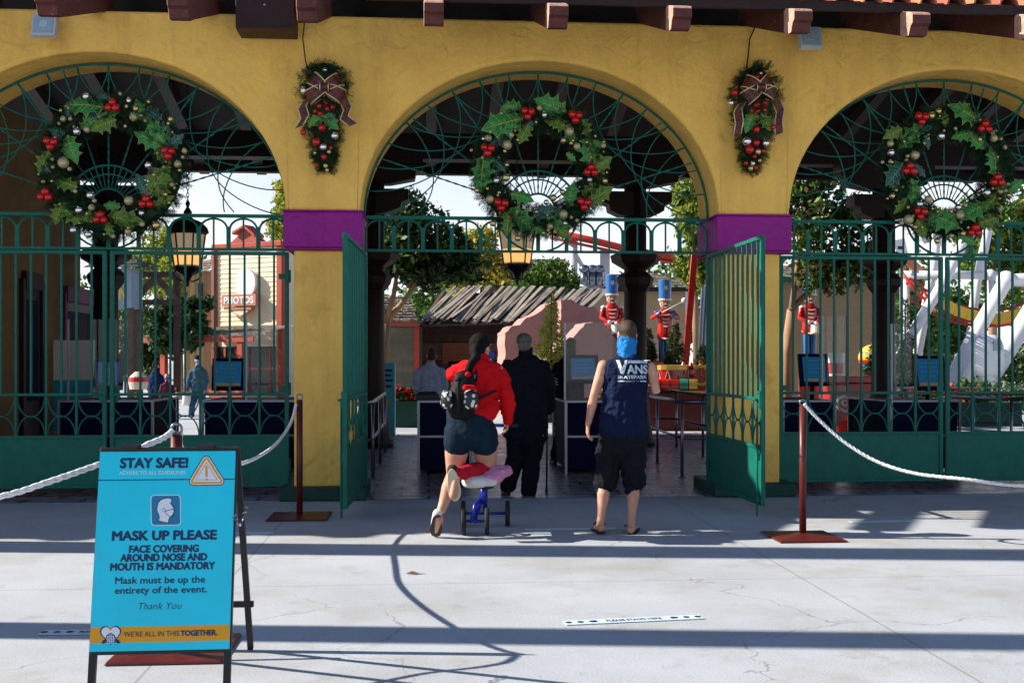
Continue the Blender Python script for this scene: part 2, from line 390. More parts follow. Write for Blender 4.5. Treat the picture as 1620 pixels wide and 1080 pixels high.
while x<XR:
    pts=[];rs=[]
    yy=(SETB if GX0-.1<x<GX1+.1 else EY)-.09+rnd.uniform(-.03,.03)
    while yy<RY:
        z=roofz(yy)+.085+rnd.uniform(-.01,.01); r=.098+rnd.uniform(-.006,.006)
        pts+= [(x+rnd.uniform(-.012,.012),yy,z),(x,yy+.38,roofz(yy+.38)+.07)]; rs+=[r,r-.022]; yy+=.385
    # half barrels: open-bottomed thick shell
    prev=None
    for (p,r) in zip(pts,rs):
        ring=[]
        for a in range(7):
            th=math.pi*a/6; ring.append((p[0]+r*math.cos(th),p[1],p[2]+r*math.sin(th)-.02))
        for a in range(7):
            th=math.pi-math.pi*a/6; q=r-.018; ring.append((p[0]+q*math.cos(th),p[1],p[2]+q*math.sin(th)-.02))
        b=len(tl.v); tl.v+=ring
        if prev is not None:
            for j in range(14): tl.f.append((prev+j,prev+(j+1)%14,b+(j+1)%14,b+j)); tl.m.append(0)
        else:
            for j in range(6): tl.f.append((b+j,b+j+1,b+12-j,b+13-j)); tl.m.append(0)
        prev=b
    x+=.285
tl.build('roof_tiles',TILE,arc,world=True,smooth=False)
# rafters with carved ends
RX0=P(686,0,10.9).x; RS=SPC/4
for i in range(-9,13):
    xx=RX0+i*RS
    y0=EY-.30
    zt=lambda y: EZ-.022+(RZ-EZ)/(RY-EY)*(y-EY)
    prof=[(y0,zt(y0)-.02),(y0,zt(y0)-.10),(y0+.05,zt(y0+.05)-.14),(y0+.09,zt(y0)-.20),(y0+.17,zt(y0+.2)-.265),(y0+.3,zt(y0+.3)-.25),(WY+.3,zt(WY+.3)-.25),(WY+.3,zt(WY+.3)),(y0+.02,zt(y0+.02))]
    yj=y0+.30; jit=rnd.uniform(-.02,.02)
    MB().prism([(yj,zt(yj)-.25),(WY+.3,zt(WY+.3)-.25),(WY+.3,zt(WY+.3)),(yj,zt(yj))],lambda u,v,t:Vector((t,u,v)),xx-.09,xx+.09).build('rafter',RAFT,arc,world=True)
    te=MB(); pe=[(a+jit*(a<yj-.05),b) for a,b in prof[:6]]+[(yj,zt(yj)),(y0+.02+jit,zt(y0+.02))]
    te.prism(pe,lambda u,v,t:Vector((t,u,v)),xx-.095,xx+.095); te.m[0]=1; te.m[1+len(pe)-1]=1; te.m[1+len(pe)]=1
    te.build('rafter_end',[RAFT,RAFTLIT],arc,bevel=.010,world=True)
    # far-side rafter ends under the back eave
    zb=lambda y: RZ+(BZ-RZ)*(y-RY)/(BY-RY)-.012
    MB().prism([(BY+.1,zb(BY+.1)-.05),(BY+.1,zb(BY+.1)-.3),(RY+1,zb(RY+1)-.26),(RY+1,zb(RY+1))],lambda u,v,t:Vector((t,u,v)),xx-.1,xx+.1).build('rear_rafter',BROWN,arc,world=True)
# far colonnade: dark timber posts with flared feet and double corbels
CYY=19.6
for px in (168,590,1005,1398):
    x=P(px,0,CYY).x
    po=MB()
    po.lathe([(.36,.0),(.36,.12),(.32,.16),(.25,.75),(.23,.95),(.205,1.3),(.20,5.2)],(x,CYY,0),14)
    po.build('post',BROWN,arc,world=True,smooth=True)
    co=MB()
    for (z0,wd) in ((4.1,1.25),(4.62,1.75)):
        h=.42
        pr=[(-wd/2,z0+h),(-wd/2,z0+h*.55),(-wd/2+.12,z0+h*.45),(-wd/2+.14,z0+h*.2),(-.3,z0),(.3,z0),(wd/2-.14,z0+h*.2),(wd/2-.12,z0+h*.45),(wd/2,z0+h*.55),(wd/2,z0+h)]
        co.prism(pr,lambda u,v,t:Vector((x+u,CYY+t,v)),-.19,.19)
    for (z0,wd) in ((3.15,.85),(2.75,.62)):
        co.lathe([(.22,z0),(wd/2,z0+.12),(wd/2+.03,z0+.24),(.24,z0+.34)],(x,CYY,0),8)
    co.build('corbel',BROWN,arc,world=True)
MB().b2(XL,XR,CYY-.17,CYY+.17,5.05,5.5).build('cross_beam',BROWN,arc,world=True)
MB().b2(XL,XR,BY-.35,BY-.15,BZ-.35,BZ-.05).build('eave_beam',BROWN,arc,world=True)

# ------------------------------------------------------------------ iron grilles in the arches
GY=WY+.40
def grille(i,label,cat='grille'):
    xc=AX[i]
    g=thing('arch_grille',label,cat,(xc,GY,0),group='fan grilles in the arches')
    H=HALF-.02
    def E(th,k=1.0,dy=0): return Vector((H*k*math.cos(th),dy,ZS+(ZA-ZS-.03)*k*math.sin(th)))
    fr=MB(); fr.tube([E(math.pi*k/48) for k in range(49)],.014,6,ref=(0,1,0))
    fr.build('arch_frame',GREEN,g,smooth=True)
    hub=Vector((0,0,3.20))
    hb=MB(); hb.tube([hub+Vector((.20*math.cos(math.pi*k/16),0,.20*math.sin(math.pi*k/16))) for k in range(17)],.013,6,ref=(0,1,0))
    hb.tube([hub+Vector((.46*math.cos(2*math.pi*k/36),0,.46*math.sin(2*math.pi*k/36))) for k in range(36)],.013,6,closed=True,ref=(0,1,0))
    hb.tube([hub+Vector((.36*math.cos(math.pi*k/24),0,.36*math.sin(math.pi*k/24))) for k in range(25)],.010,6,ref=(0,1,0))
    hb.build('hub_ring',GREEN,g,smooth=True)
    sp=MB()
    ns=20
    for k in range(1,ns):
        th=math.pi*k/ns
        p=hub+Vector((.20*math.cos(th),0,.20*math.sin(th)))
        lo,hi=.3,2.2
        for _ in range(30):
            md=(lo+hi)/2; q=hub+Vector((math.cos(th)*md,0,math.sin(th)*md))
            if (q.x/H)**2+((q.z-ZS)/(ZA-ZS-.03))**2>1: hi=md
            else: lo=md
        L=.46 if k%2 else lo*.985
        q=hub+Vector((math.cos(th)*L,0,math.sin(th)*L))
        if k%2==0:   # twisted bar
            nn=34; pts=[p.lerp(q,j/nn) for j in range(nn+1)]
            rr=[(.0125,.006) if j%2 else (.006,.0125) for j in range(nn+1)]
            sp.tube(pts,rr,6,ref=(0,1,0))
        else: sp.tube([p,q],.0065,6)
    sp.build('spokes',GREEN,g)
    sc=MB(); na=18
    for k in range(-2,na-3):
        th0=math.pi*k/na; span=math.pi*5.0/na; pts=[]
        for j in range(23):
            ph=math.pi*j/22; th=th0+span*(1-math.cos(ph))/2
            if 0<th<math.pi: pts.append(E(th,1-.36*math.sin(ph)))
        if len(pts)>2: sc.tube(pts,.0075,6,ref=(0,1,0))
    sc.build('scrollwork',GREEN,g,smooth=True)
    # transom band: two rails, little arches and bars
    tb=MB(); z0,z1=2.745,3.115
    tb.b2(-H,H,-.022,.022,z1-.018,z1+.018); tb.b2(-H,H,-.02,.02,z0-.014,z0+.014)
    npan=12; pw=2*H/npan
    for k in range(npan+1):
        x=-H+k*pw; tb.b2(x-.022,x+.022,-.015,.015,z0,z1-.12)
    for k in range(npan):
        x=-H+(k+.5)*pw; r=pw/2-.012
        tb.tube([Vector((x+r*math.cos(math.pi*j/10),0,z1-.155+.125*math.sin(math.pi*j/10))) for j in range(11)],.013,6,ref=(0,1,0))
        tb.b2(x-.009,x+.009,-.009,.009,z0,z1-.02)
    tb.build('transom_band',GREEN,g)
    return g
grille(1,'green iron fan grille of spokes and loops in the left arch')
grille(2,'green iron fan grille of spokes and loops in the middle arch')
grille(3,'green iron fan grille of spokes and loops in the right arch')

LW=HALF-.03
def gate_leaf(hx,hy,rz,label,width=LW,lock=False,rod=True,group=None):
    g=thing('iron_gate',label,'gate',(hx,hy,0),rz,group)
    W=width
    fr=MB(); z0,z1=.13,2.70
    for x in (.02,W-.02): fr.b2(x-.022,x+.022,-.022,.022,z0,z1)
    for z,h in ((z1,.02),(1.14,.016),(.675,.016),(z0,.018)): fr.b2(0,W,-.02,.02,z-h,z+h)
    fr.build('frame',GREEN,g,bevel=.004)
    nb=11; bw=W/(nb+1)
    bs=MB()
    for k in range(1,nb+1):
        x=k*bw; bs.b2(x-.011,x+.011,-.011,.011,1.14 if k%2 else .675,z1)
    bs.build('bars',GREEN,g)
    sc=MB()
    r=bw-.012
    for k in range(0,nb+1,2):
        x=(k+1)*bw
        if x+r>W: continue
        sc.tube([Vector((x+r*math.cos(math.pi*j/14),0,1.13-.235*math.sin(math.pi*j/14))) for j in range(15)],(.008),6,ref=(0,1,0))
        sc.tube([Vector((x+r*math.cos(math.pi*j/14),0,.68+.225*math.sin(math.pi*j/14))) for j in range(15)],(.008),6,ref=(0,1,0))
    sc.build('curls',GREEN,g,smooth=True)
    MB().b2(.02,W-.02,-.006,.006,.135,.67).build('solid_panel',GREEN,g)
    if rod:
        rd=MB(); rd.tube([(W-.06,-.04,1.15),(W-.06,-.04,.01)],.011,8); rd.b2(W-.085,W-.035,-.05,-.02,.55,.62); rd.b2(W-.085,W-.035,-.05,-.02,.15,.2)
        rd.build('drop_rod',GREEN,g)
    for z in (.35,1.2,2.45):
        h=MB(); h.tube([(-.005,0,z-.07),(-.005,0,z+.07)],.019,8); h.box((.05,-.024,z),(.13,.008,.06)); h.build('hinge',GREEN,g)
    lt=MB(); lt.b2(W-.075,W-.005,-.034,-.022,1.05,1.22)
    for z in (1.075,1.195): lt.ell((W-.04,-.036,z),.010,8)
    lt.tube([(W-.04,-.035,1.135),(W-.04,-.065,1.135),(W-.13,-.065,1.135)],.010,6); lt.build('latch',GREEN,g)
    rv=MB()
    for k in range(9):
        for z in (.16,.645): rv.ell((.08+k*(W-.16)/8,-.008,z),(.011,.007,.011),6)
    rv.build('rivets',GREEN,g)
    if lock:
        pk=MB(); pk.box((W-.12,.045,.80),(.07,.035,.085)); pk.tube([(W-.145,.045,.84),(W-.145,.045,.895),(W-.12,.045,.915),(W-.095,.045,.895),(W-.095,.045,.84)],.007,6)
        pk.build('padlock',mat('brass_lock',(.35,.22,.08),rough=.4,metal=.8),g)
    return g
IN=HALF-.01
gate_leaf(AX[1]-HALF+.01,GY,0,'closed green iron gate leaf at the far left edge behind the rope',rod=False,group='closed gate leaves')
gate_leaf(AX[1]+HALF-.01,GY,math.pi,'closed green iron gate leaf beside the left yellow pier',rod=False,group='closed gate leaves')
gate_leaf(AX[3]-HALF+.01,GY,0,'closed green iron gate leaf right of the right yellow pier',rod=False,group='closed gate leaves')
gate_leaf(AX[3]+HALF-.01,GY,math.pi,'closed green iron gate leaf at the far right edge',rod=False,group='closed gate leaves')
def aim(h,q): return math.atan2(q[1]-h[1],q[0]-h[0])
hL=(AX[2]-HALF+.03,GY); qL=Dp(549,572,10.62)
gate_leaf(hL[0],hL[1],aim(hL,qL),'open green gate leaf with a padlock, swung out by the left yellow pier',lock=True)
hR=(AX[2]+HALF-.03,GY); qR=G(1219,824)
gate_leaf(hR[0],hR[1]-.06,aim(hR,qR),'open green gate leaf partly in sun, swung out by the right yellow pier',width=1.99)
# ------------------------------------------------------------------ wreaths
NEEDLE=leafmat('pine_needles',(.010,.042,.012),island=.6,trans=.1)
LEAFG=mat('holly_green',(.022,.25,.05),rough=.5,var=.35,scale=9,bump=.1)
LEAFD=mat('holly_dark_green',(.010,.095,.055),rough=.5,var=.35,scale=9)
LEAFO=mat('holly_olive',(.085,.19,.016),rough=.5,var=.35,scale=9)
VEIN=mat('leaf_vein_gold',(.34,.36,.10),rough=.4,var=.2)
VEINP=mat('leaf_vein_pale',(.22,.30,.28),rough=.4,var=.2)
RED=mat('red_bauble_gloss',(.52,.006,.010),rough=.16,metal=.25,var=.1,coat=.5)
GOLD=mat('pale_gold_bauble',(.66,.52,.22),rough=.22,metal=.85,var=.1)
GOLDM=mat('matt_gold_bauble',(.50,.43,.24),rough=.48,metal=.5,var=.15)
SILV=mat('silver_bauble',(.80,.80,.80),rough=.1,metal=.95,var=.05)
BOWM=None
def mesh_of(mb,name,mats,smooth=True):
    o=mb.build(name,mats,smooth=smooth); me=o.data; bpy.data.objects.remove(o); return me
def ballmesh(name,m):
    b=MB(); b.ell((0,0,0),1.0,16); b.lathe([(.2,.95),(.2,1.14),(.1,1.16)],(0,0,0),8); return mesh_of(b,name,m)
BALL={'r':ballmesh('red_bauble',RED),'g':ballmesh('gold_bauble',GOLD),'m':ballmesh('gold_bauble',GOLDM),'s':ballmesh('silver_bauble',SILV)}
def holly(m,v,name):
    """unit leaf along +x (base at 0, tip at 1) in the xz plane, curved towards -y"""
    up=[(0,.03),(.08,.10),(.13,.30),(.22,.19),(.33,.22),(.40,.42),(.49,.25),(.60,.23),(.68,.35),(.75,.17),(.86,.11),(1.0,0)]
    def y(x,z): return -.10*math.sin(math.pi*x)+.55*z*z-.02*math.cos(9*x)*abs(z)
    b=MB()
    pu=[(x,z) for x,z in up]; pd=[(x,-z) for x,z in up]
    for side in (pu,pd):
        for k in range(len(up)-1):
            a,c=side[k],side[k+1]
            q=[(a[0],0),(c[0],0),c,a]
            nsub=3
            for j in range(nsub):
                t0,t1=j/nsub,(j+1)/nsub
                vs=[(a[0],a[1]*t0),(c[0],c[1]*t0),(c[0],c[1]*t1),(a[0],a[1]*t1)]
                vs3=[(x_,y(x_,z_),z_) for x_,z_ in vs]
                b.add(vs3,[(0,1,2,3) if side is pu else (3,2,1,0)],0)
                b.add([(p[0],p[1]+.012,p[2]) for p in vs3],[(3,2,1,0) if side is pu else (0,1,2,3)],0)
    L=lambda x,z,o=.012:(x,y(x,z)-o,z)
    b.tube([L(0,0),L(.25,0),L(.5,0),L(.75,0),L(.98,0)],[.016,.015,.013,.010,.006],5,1)
    for (x0,x1,z1) in ((.06,.14,.27),(.25,.41,.38),(.50,.69,.31),(.38,.52,.22),(.66,.80,.14),(.14,.26,.17)):
        for s in (1,-1): b.tube([L(x0,0),L((x0+x1)/2,s*z1*.5),L(x1,s*z1)],[.009,.007,.004],4,1)
    for side in (pu,pd):
        b.tube([L(x,z*.985,.004) for x,z in side],.006,4,1)
    return mesh_of(b,name,[m,v],smooth=False)
HOL={'g':holly(LEAFG,VEIN,'holly_leaf'),'d':holly(LEAFD,VEINP,'holly_leaf'),'o':holly(LEAFO,VEIN,'holly_leaf')}
def garland(ring,rt,n,parent,name='greenery',L=(.05,.10),closed=True,seed=1):
    """needle tufts round a bent core"""
    rr=random.Random(seed); mb=MB(); k=len(ring)
    mb.tube(ring,rt if isinstance(rt,list) else rt*.62,8,closed=closed)
    for i in range(n):
        t=rr.random()*(k if closed else k-1); i0=int(t); f=t-i0
        a=ring[i0%k]; b=ring[(i0+1)%k] if closed else ring[min(i0+1,k-1)]
        c=a.lerp(b,f); r_=(rt[i0]*(1-f)+rt[min(i0+1,k-1)]*f)*1.5 if isinstance(rt,list) else rt
        tan=(b-a).normalized()
        d=Vector((rr.gauss(0,1),rr.gauss(-.25,1),rr.gauss(0,1))); d-=tan*d.dot(tan); d.normalize()
        p=c+d*r_*rr.uniform(.45,.9); d2=(d+tan*rr.uniform(-.9,.9)+Vector((rr.gauss(0,.3),rr.gauss(0,.3),rr.gauss(0,.3)))).normalized()
        l=rr.uniform(*L); sd=d2.orthogonal(); 
        sd.rotate(Matrix.Rotation(rr.random()*6.28,3,d2)); sd=sd.normalized()
        # a sprig: stem with short blades either side
        for q in range(5):
            b0=p+d2*l*q/5
            for s in (1,-1):
                tp=b0+d2*l*.32+sd*s*l*.34
                w_=d2*l*.055
                mb.add([b0-w_,b0+w_,tp],[(0,1,2)])
    return mb.build(name,NEEDLE,parent)
WD=WY+.40-.16    # distance of the wreath plane
def wreath(label,cpx,cpy,scale,org,k,clusters,leaves,balls,rpx):
    c=P(cpx,cpy,WD)
    w_=thing('wreath',label,'wreath',c,group='christmas wreaths hung in the arches')
    q=lambda x,y,dy:P(org[0]+x*k,org[1]+y*k,WD+dy)-c
    m_per_px=(P(cpx+1,cpy,WD)-P(cpx,cpy,WD)).length
    Rm=rpx*m_per_px
    ring=[Vector((Rm*math.cos(2*math.pi*j/40),0,Rm*math.sin(2*math.pi*j/40))) for j in range(40)]
    garland(ring,.175,4200,w_,seed=int(cpx),L=(.05,.105))
    rr=random.Random(int(cpx)+5)
    for x,y in clusters:
        ps=[(-22,-14),(22,-8),(-2,24)] if rr.random()<.5 else [(-24,10),(2,-24),(24,12)]
        for dx,dy in ps:
            inst('red_bauble',BALL['r'],w_,q(x+dx*.243/k,y+dy*.243/k,-.17-rr.uniform(0,.03)),rr.uniform(.042,.048),(rr.uniform(-1,1),rr.uniform(-1,1),0))
    for x0,y0,x1,y1,kind in leaves:
        a=q(x0,y0,-.13); b=q(x1,y1,-.135-rr.uniform(0,.05)); d=b-a; a=a-d*.03; L=d.length*.97*1.12
        ang=math.atan2(d.z,d.x)
        o=inst('holly_leaf',HOL[kind],w_,a,(L,L*rr.uniform(.9,1.1),L*rr.uniform(.8,1.0)))
        o.rotation_euler=(Matrix.Rotation(-ang,3,'Y')@Matrix.Rotation(rr.uniform(-.5,.5),3,'X')@Matrix.Rotation(rr.uniform(-.15,.15),3,'Z')).to_euler()
    for bl in balls:
        x,y,r=bl[:3]; kd=bl[3] if len(bl)>3 else ('m' if rr.random()<.5 else 'g')
        inst('silver_bauble' if kd=='s' else 'gold_bauble',BALL[kd],w_,q(x,y,-.14-rr.uniform(0,.03)),r*k*m_per_px*1.0,(rr.uniform(-1,1),rr.uniform(-1,1),0))
    for j in range(16):
        a=rr.uniform(0,6.283); q2=Rm+rr.uniform(-.13,.10); L=rr.uniform(.17,.27); b_=a+rr.choice((-1,1))*rr.uniform(.8,1.9)
        o=inst('holly_leaf',HOL[rr.choice('gdogo')],w_,(q2*math.cos(a),-.10-rr.uniform(0,.03),q2*math.sin(a)),(L,L,L*.9))
        o.rotation_euler=(Matrix.Rotation(-b_,3,'Y')@Matrix.Rotation(rr.uniform(-.5,.5),3,'X')).to_euler()
    for j in range(34):
        a=rr.uniform(0,6.283); q2=Rm+rr.uniform(-.16,.16)
        inst('gold_bauble',BALL['g' if j%2 else 'm'],w_,(q2*math.cos(a),-.12-rr.uniform(0,.04),q2*math.sin(a)),rr.uniform(.013,.024))
    hk=MB(); hk.tube([(0,0,Rm),(0,.08,Rm+.1),(0,.16,Rm+.02)],.008,6); hk.build('hanger',BLACKM,w_)
    return w_
S='s'
wreath('big holly wreath with red and gold baubles hung in the middle arch',855,268,1,(730,145),.2315,
 [(455,145),(780,170),(180,395),(885,540),(275,770),(840,765)],
 [(410,190,150,260,'g'),(410,100,280,105,'g'),(460,230,400,350,'o'),(710,140,510,50,'g'),(700,220,575,195,'o'),(830,190,865,310,'o'),(868,500,890,280,'g'),(880,550,1020,450,'o'),(160,440,130,675,'g'),(200,450,300,545,'d'),(725,785,775,620,'g'),(845,765,1030,655,'o'),(340,700,490,755,'g'),(340,800,495,945,'g'),(320,850,310,975,'o'),(495,850,670,795,'d'),(880,470,950,520,'d'),(400,240,300,260,'d'),(720,420,780,470,'g'),(840,800,900,830,'d')],
 [(312,365,32,'m'),(740,272,32,'m'),(790,375,25,'m'),(697,840,33,'m'),(195,735,28,'m'),(305,588,27),(185,318,24,'m'),(237,607,25,S),(568,160,24,S),(532,112,20),(340,297,20),(697,333,20),(970,370,18),(978,610,22),(877,603,22,S),(628,725,24),(605,920,22,'m'),(385,1000,22,'g'),(215,900,22,'g'),(105,675,18),(258,690,15),(178,663,13),(200,275,14),(68,400,11),(510,208,12),(385,330,12),(245,308,12),(750,352,14),(750,858,14),(710,900,18,S),(790,880,14),(560,965,13),(640,955,13),(130,725,12),(690,685,18),(580,755,18,S),(310,500,16),(273,148,10),(915,305,10,S),(993,552,10),(965,745,10),(150,322,14,S)],84)
wreath('big holly wreath hung in the left arch, with dim wall behind it',180,265,1,(40,130),.25,
 [(550,150),(160,385),(125,715),(475,860),(765,760),(905,445)],
 [(500,165,250,145,'g'),(500,205,370,235,'d'),(570,240,425,310,'o'),(885,390,770,230,'g'),(870,420,690,310,'g'),(270,340,315,505,'g'),(150,440,85,575,'o'),(325,665,175,620,'o'),(785,715,905,530,'o'),(530,845,745,880,'o'),(600,790,490,770,'g'),(350,890,220,790,'o'),(225,770,190,895,'o'),(860,235,735,150,'d'),(890,420,990,330,'d'),(520,880,545,980,'o'),(815,785,930,720,'o'),(250,330,150,300,'d'),(760,700,700,580,'d'),(540,110,450,90,'d')],
 [(685,222,27,'m'),(240,510,36,'m'),(965,520,25,'m'),(655,750,30,'m'),(325,312,25,S),(390,300,21,'m'),(778,525,25,S),(410,715,25,S),(420,793,22,'m'),(340,810,26,S),(305,935,24,S),(400,963,24,S),(830,905,27,'g'),(650,945,22),(735,828,22,S),(655,118,20,S),(385,90,24,S),(700,168,20,'g'),(240,232,20),(285,232,14),(225,180,12),(920,235,18),(1007,435,18),(930,650,18),(885,710,18),(740,898,18),(640,155,14),(600,75,12),(780,125,12),(280,550,14),(315,690,14),(437,750,15),(390,833,14),(633,278,12),(995,475,12),(173,538,12),(905,262,12),(888,503,12),(215,262,12)],93)
wreath('big holly wreath hung in the right arch, with white ride tubes below it',1497,275,1,(1380,150),.2222,
 [(355,165),(800,230),(265,530),(890,610),(345,840),(730,970)],
 [(350,220,210,375,'g'),(210,245,80,310,'o'),(740,190,540,85,'g'),(520,130,525,225,'o'),(720,270,590,295,'g'),(870,575,860,365,'g'),(280,600,300,780,'g'),(215,490,105,640,'d'),(240,740,175,835,'o'),(400,850,605,950,'g'),(320,890,395,1010,'o'),(800,780,635,895,'g'),(885,700,815,825,'o'),(900,860,740,930,'o'),(380,290,400,385,'d'),(300,500,380,580,'d'),(740,180,780,130,'d'),(900,600,960,560,'d'),(420,230,360,250,'d')],
 [(302,430,32,'m'),(490,293,27,S),(135,412,25,S),(130,348,22),(258,888,34,'m'),(400,743,27,'m'),(622,857,32,'m'),(865,310,27),(420,150,26),(472,117,22),(815,695,27,S),(335,778,26,S),(612,800,22,S),(143,720,20),(910,690,22),(970,715,18),(905,817,18),(645,987,20),(560,1005,16),(462,1040,20),(765,318,18),(910,313,16),(855,270,18),(943,375,16),(250,437,14),(72,480,12),(108,738,10),(255,800,12),(592,240,13),(305,940,16),(207,912,16),(663,785,14),(560,830,14),(948,683,14),(905,737,12),(855,668,12),(835,955,12)],80)

# ------------------------------------------------------------------ swags with tartan bows
def tartan():
    m=bpy.data.materials.new('tartan_ribbon'); m.use_nodes=True; N=m.node_tree.nodes;L=m.node_tree.links;b=N['Principled BSDF']
    tc=N.new('ShaderNodeTexCoord'); ck=N.new('ShaderNodeTexChecker'); ck.inputs['Scale'].default_value=24
    ck.inputs['Color1'].default_value=(.20,.004,.006,1); ck.inputs['Color2'].default_value=(.006,.026,.015,1)
    L.new(tc.outputs['Object'],ck.inputs['Vector']); L.new(ck.outputs[0],b.inputs['Base Color']); b.inputs['Roughness'].default_value=.55
    return m
TART=tartan()
def ribbon(mb,pts,wv,m=0,edge=1):
    """flat ribbon along pts, half-width vector(s) wv, gold wired edges"""
    pts=[Vector(p) for p in pts]; k=len(pts); wv=[Vector(q) for q in (wv if isinstance(wv,list) else [wv]*k)]
    vs=[]
    for p,q in zip(pts,wv): vs+=[p-q,p+q]
    mb.add(vs,[(2*i,2*i+1,2*i+3,2*i+2) for i in range(k-1)],m)
    for s in (-1,1): mb.tube([p+q*s*.93 for p,q in zip(pts,wv)],.0075,5,edge)
SWN=0
def swag(label,org,k,cx,cy,balls,leaves,bow,seed):
    c=P(cx,cy,WY); sw=thing('swag',label,'swag',c,group='pine swags on the yellow piers')
    q=lambda x,y,dy:P(org[0]+x*k,org[1]+y*k,WY+dy)-c
    mp=(P(cx+1,cy,WY)-P(cx,cy,WY)).length
    prof=[(350,70,80),(350,160,170),(345,270,200),(340,380,190),(340,520,160),(340,640,130),(345,760,100),(350,880,70),(350,980,28)] if seed==1 else [(300,100,50),(330,160,140),(345,270,195),(350,380,190),(345,520,165),(335,640,140),(330,760,105),(325,880,75),(300,985,25)]
    ring=[q(x,y,-.08) for x,y,_ in prof]; rs=[r*k*mp*.78 for _,_,r in prof]
    garland(ring,rs,1300,sw,closed=False,seed=seed,L=(.05,.10))
    rr=random.Random(seed)
    for x0,y0,x1,y1,kd in leaves:
        a=q(x0,y0,-.25);b=q(x1,y1,-.27);d=b-a;L=d.length;ang=math.atan2(d.z,d.x)
        o=inst('holly_leaf',HOL[kd],sw,a,(L,L,L)); o.rotation_euler=Matrix.Rotation(-ang,3,'Y').to_euler()
    for x,y,r,kd in balls:
        nm={'r':'red_bauble','s':'silver_bauble'}.get(kd,'gold_bauble')
        inst(nm,BALL[kd],sw,q(x,y,-.27 if y>380 else -.24),r*k*mp,(rr.uniform(-1,1),rr.uniform(-1,1),0))
    bw=MB(); ctr=q(bow[0],bow[1],-.31)
    for (tx,ty,wd) in bow[2]:
        tip=q(tx,ty,-.29); d=tip-ctr; nrm=Vector((-d.z,0,d.x)).normalized()*wd*k*mp
        out=[];wv=[]
        for j in range(13):
            t=j/12; a=math.pi*2*t
            out.append(ctr+d*(1-math.cos(a))/2+Vector((0,-.065*math.sin(a)-.01,0))); wv.append(nrm*(.35+.65*math.sin(math.pi*t)**.7))
        ribbon(bw,out,wv)
    for tl in bow[3]:
        pts=[q(x,y,-.26+.025*math.sin(2*j)) for j,(x,y) in enumerate(tl)]
        ribbon(bw,pts,[Vector((36*k*mp,0,.02)) for _ in pts])
    kn=[ctr+Vector((0,-.03+.05*math.cos(2*math.pi*j/10)-.02,.04*math.sin(2*math.pi*j/10)+0)) for j in range(11)]
    ribbon(bw,kn,Vector((38*k*mp,0,0)))
    bw.build('bow',[TART,mat('gold_ribbon_edge',(.62,.52,.26),rough=.35,metal=.4,var=.1)],sw,smooth=True)
    return sw
swag('pine swag with a tartan bow on the left yellow pier',(450,90),.18519,513,190,
 [(345,112,22,'s'),(170,290,34,'s'),(322,605,33,'r'),(272,728,34,'r'),(332,770,32,'s'),(428,675,32,'s'),(395,777,16,'r'),(380,812,18,'g'),(338,855,24,'r'),(352,930,20,'g'),(364,967,16,'g'),(272,925,18,'r'),(160,645,26,'r'),(260,822,14,'g'),(345,380,18,'r'),(300,420,24,'r'),(365,445,22,'r'),(412,430,22,'r'),(262,465,20,'r'),(303,485,22,'r'),(320,165,16,'r'),(353,395,16,'r')],
 [(270,500,205,600,'o'),(330,500,460,620,'g'),(400,480,400,610,'d'),(330,500,220,590,'g')],
 (345,268,[(225,180,62),(480,195,60),(195,365,62),(500,345,62)],[[(190,370),(150,430),(175,510),(125,600)],[(500,360),(540,440),(510,520),(590,580)]]),1)
swag('pine swag with a tartan bow on the right yellow pier',(1130,90),.18519,1194,190,
 [(370,175,36,'r'),(395,142,18,'s'),(180,305,30,'r'),(143,393,26,'s'),(362,410,30,'r'),(435,395,28,'r'),(322,460,20,'r'),(370,465,20,'r'),(432,455,18,'r'),(358,620,32,'r'),(280,722,38,'s'),(440,738,32,'s'),(360,733,30,'r'),(305,793,34,'r'),(374,810,26,'g'),(345,850,16,'r'),(388,885,16,'g'),(330,910,20,'s'),(270,908,18,'r'),(355,945,18,'r'),(312,952,22,'g'),(505,600,22,'r'),(420,805,18,'r')],
 [(320,490,270,650,'g'),(380,500,250,560,'o'),(400,480,480,630,'o')],
 (385,272,[(250,210,58),(480,200,62),(255,365,62),(520,330,54)],[[(240,390),(200,460),(215,560),(195,670)],[(530,380),(565,460),(550,560),(555,660)]]),2)
# cables feeding the swags
def cable(label,pts,r=.008,name='cable',m=None):
    c=Vector(pts[0]); mb=MB(); mb.tube([Vector(p)-c for p in pts],r,6)
    o=mb.build(name,m or BLACKM,smooth=True); o.location=c
    return tag(o,label,'cable')
cable('thin dark cable hanging down to the swag on the left pier',[P(482,30,WY-.06),P(479,60,WY-.03),P(483,95,WY-.03),P(488,112,WY-.05)],.006)
cable('thin dark cable hanging down to the swag on the right pier',[P(1195,42,WY-.06),P(1186,62,WY-.03),P(1184,85,WY-.03),P(1181,108,WY-.05)],.008)

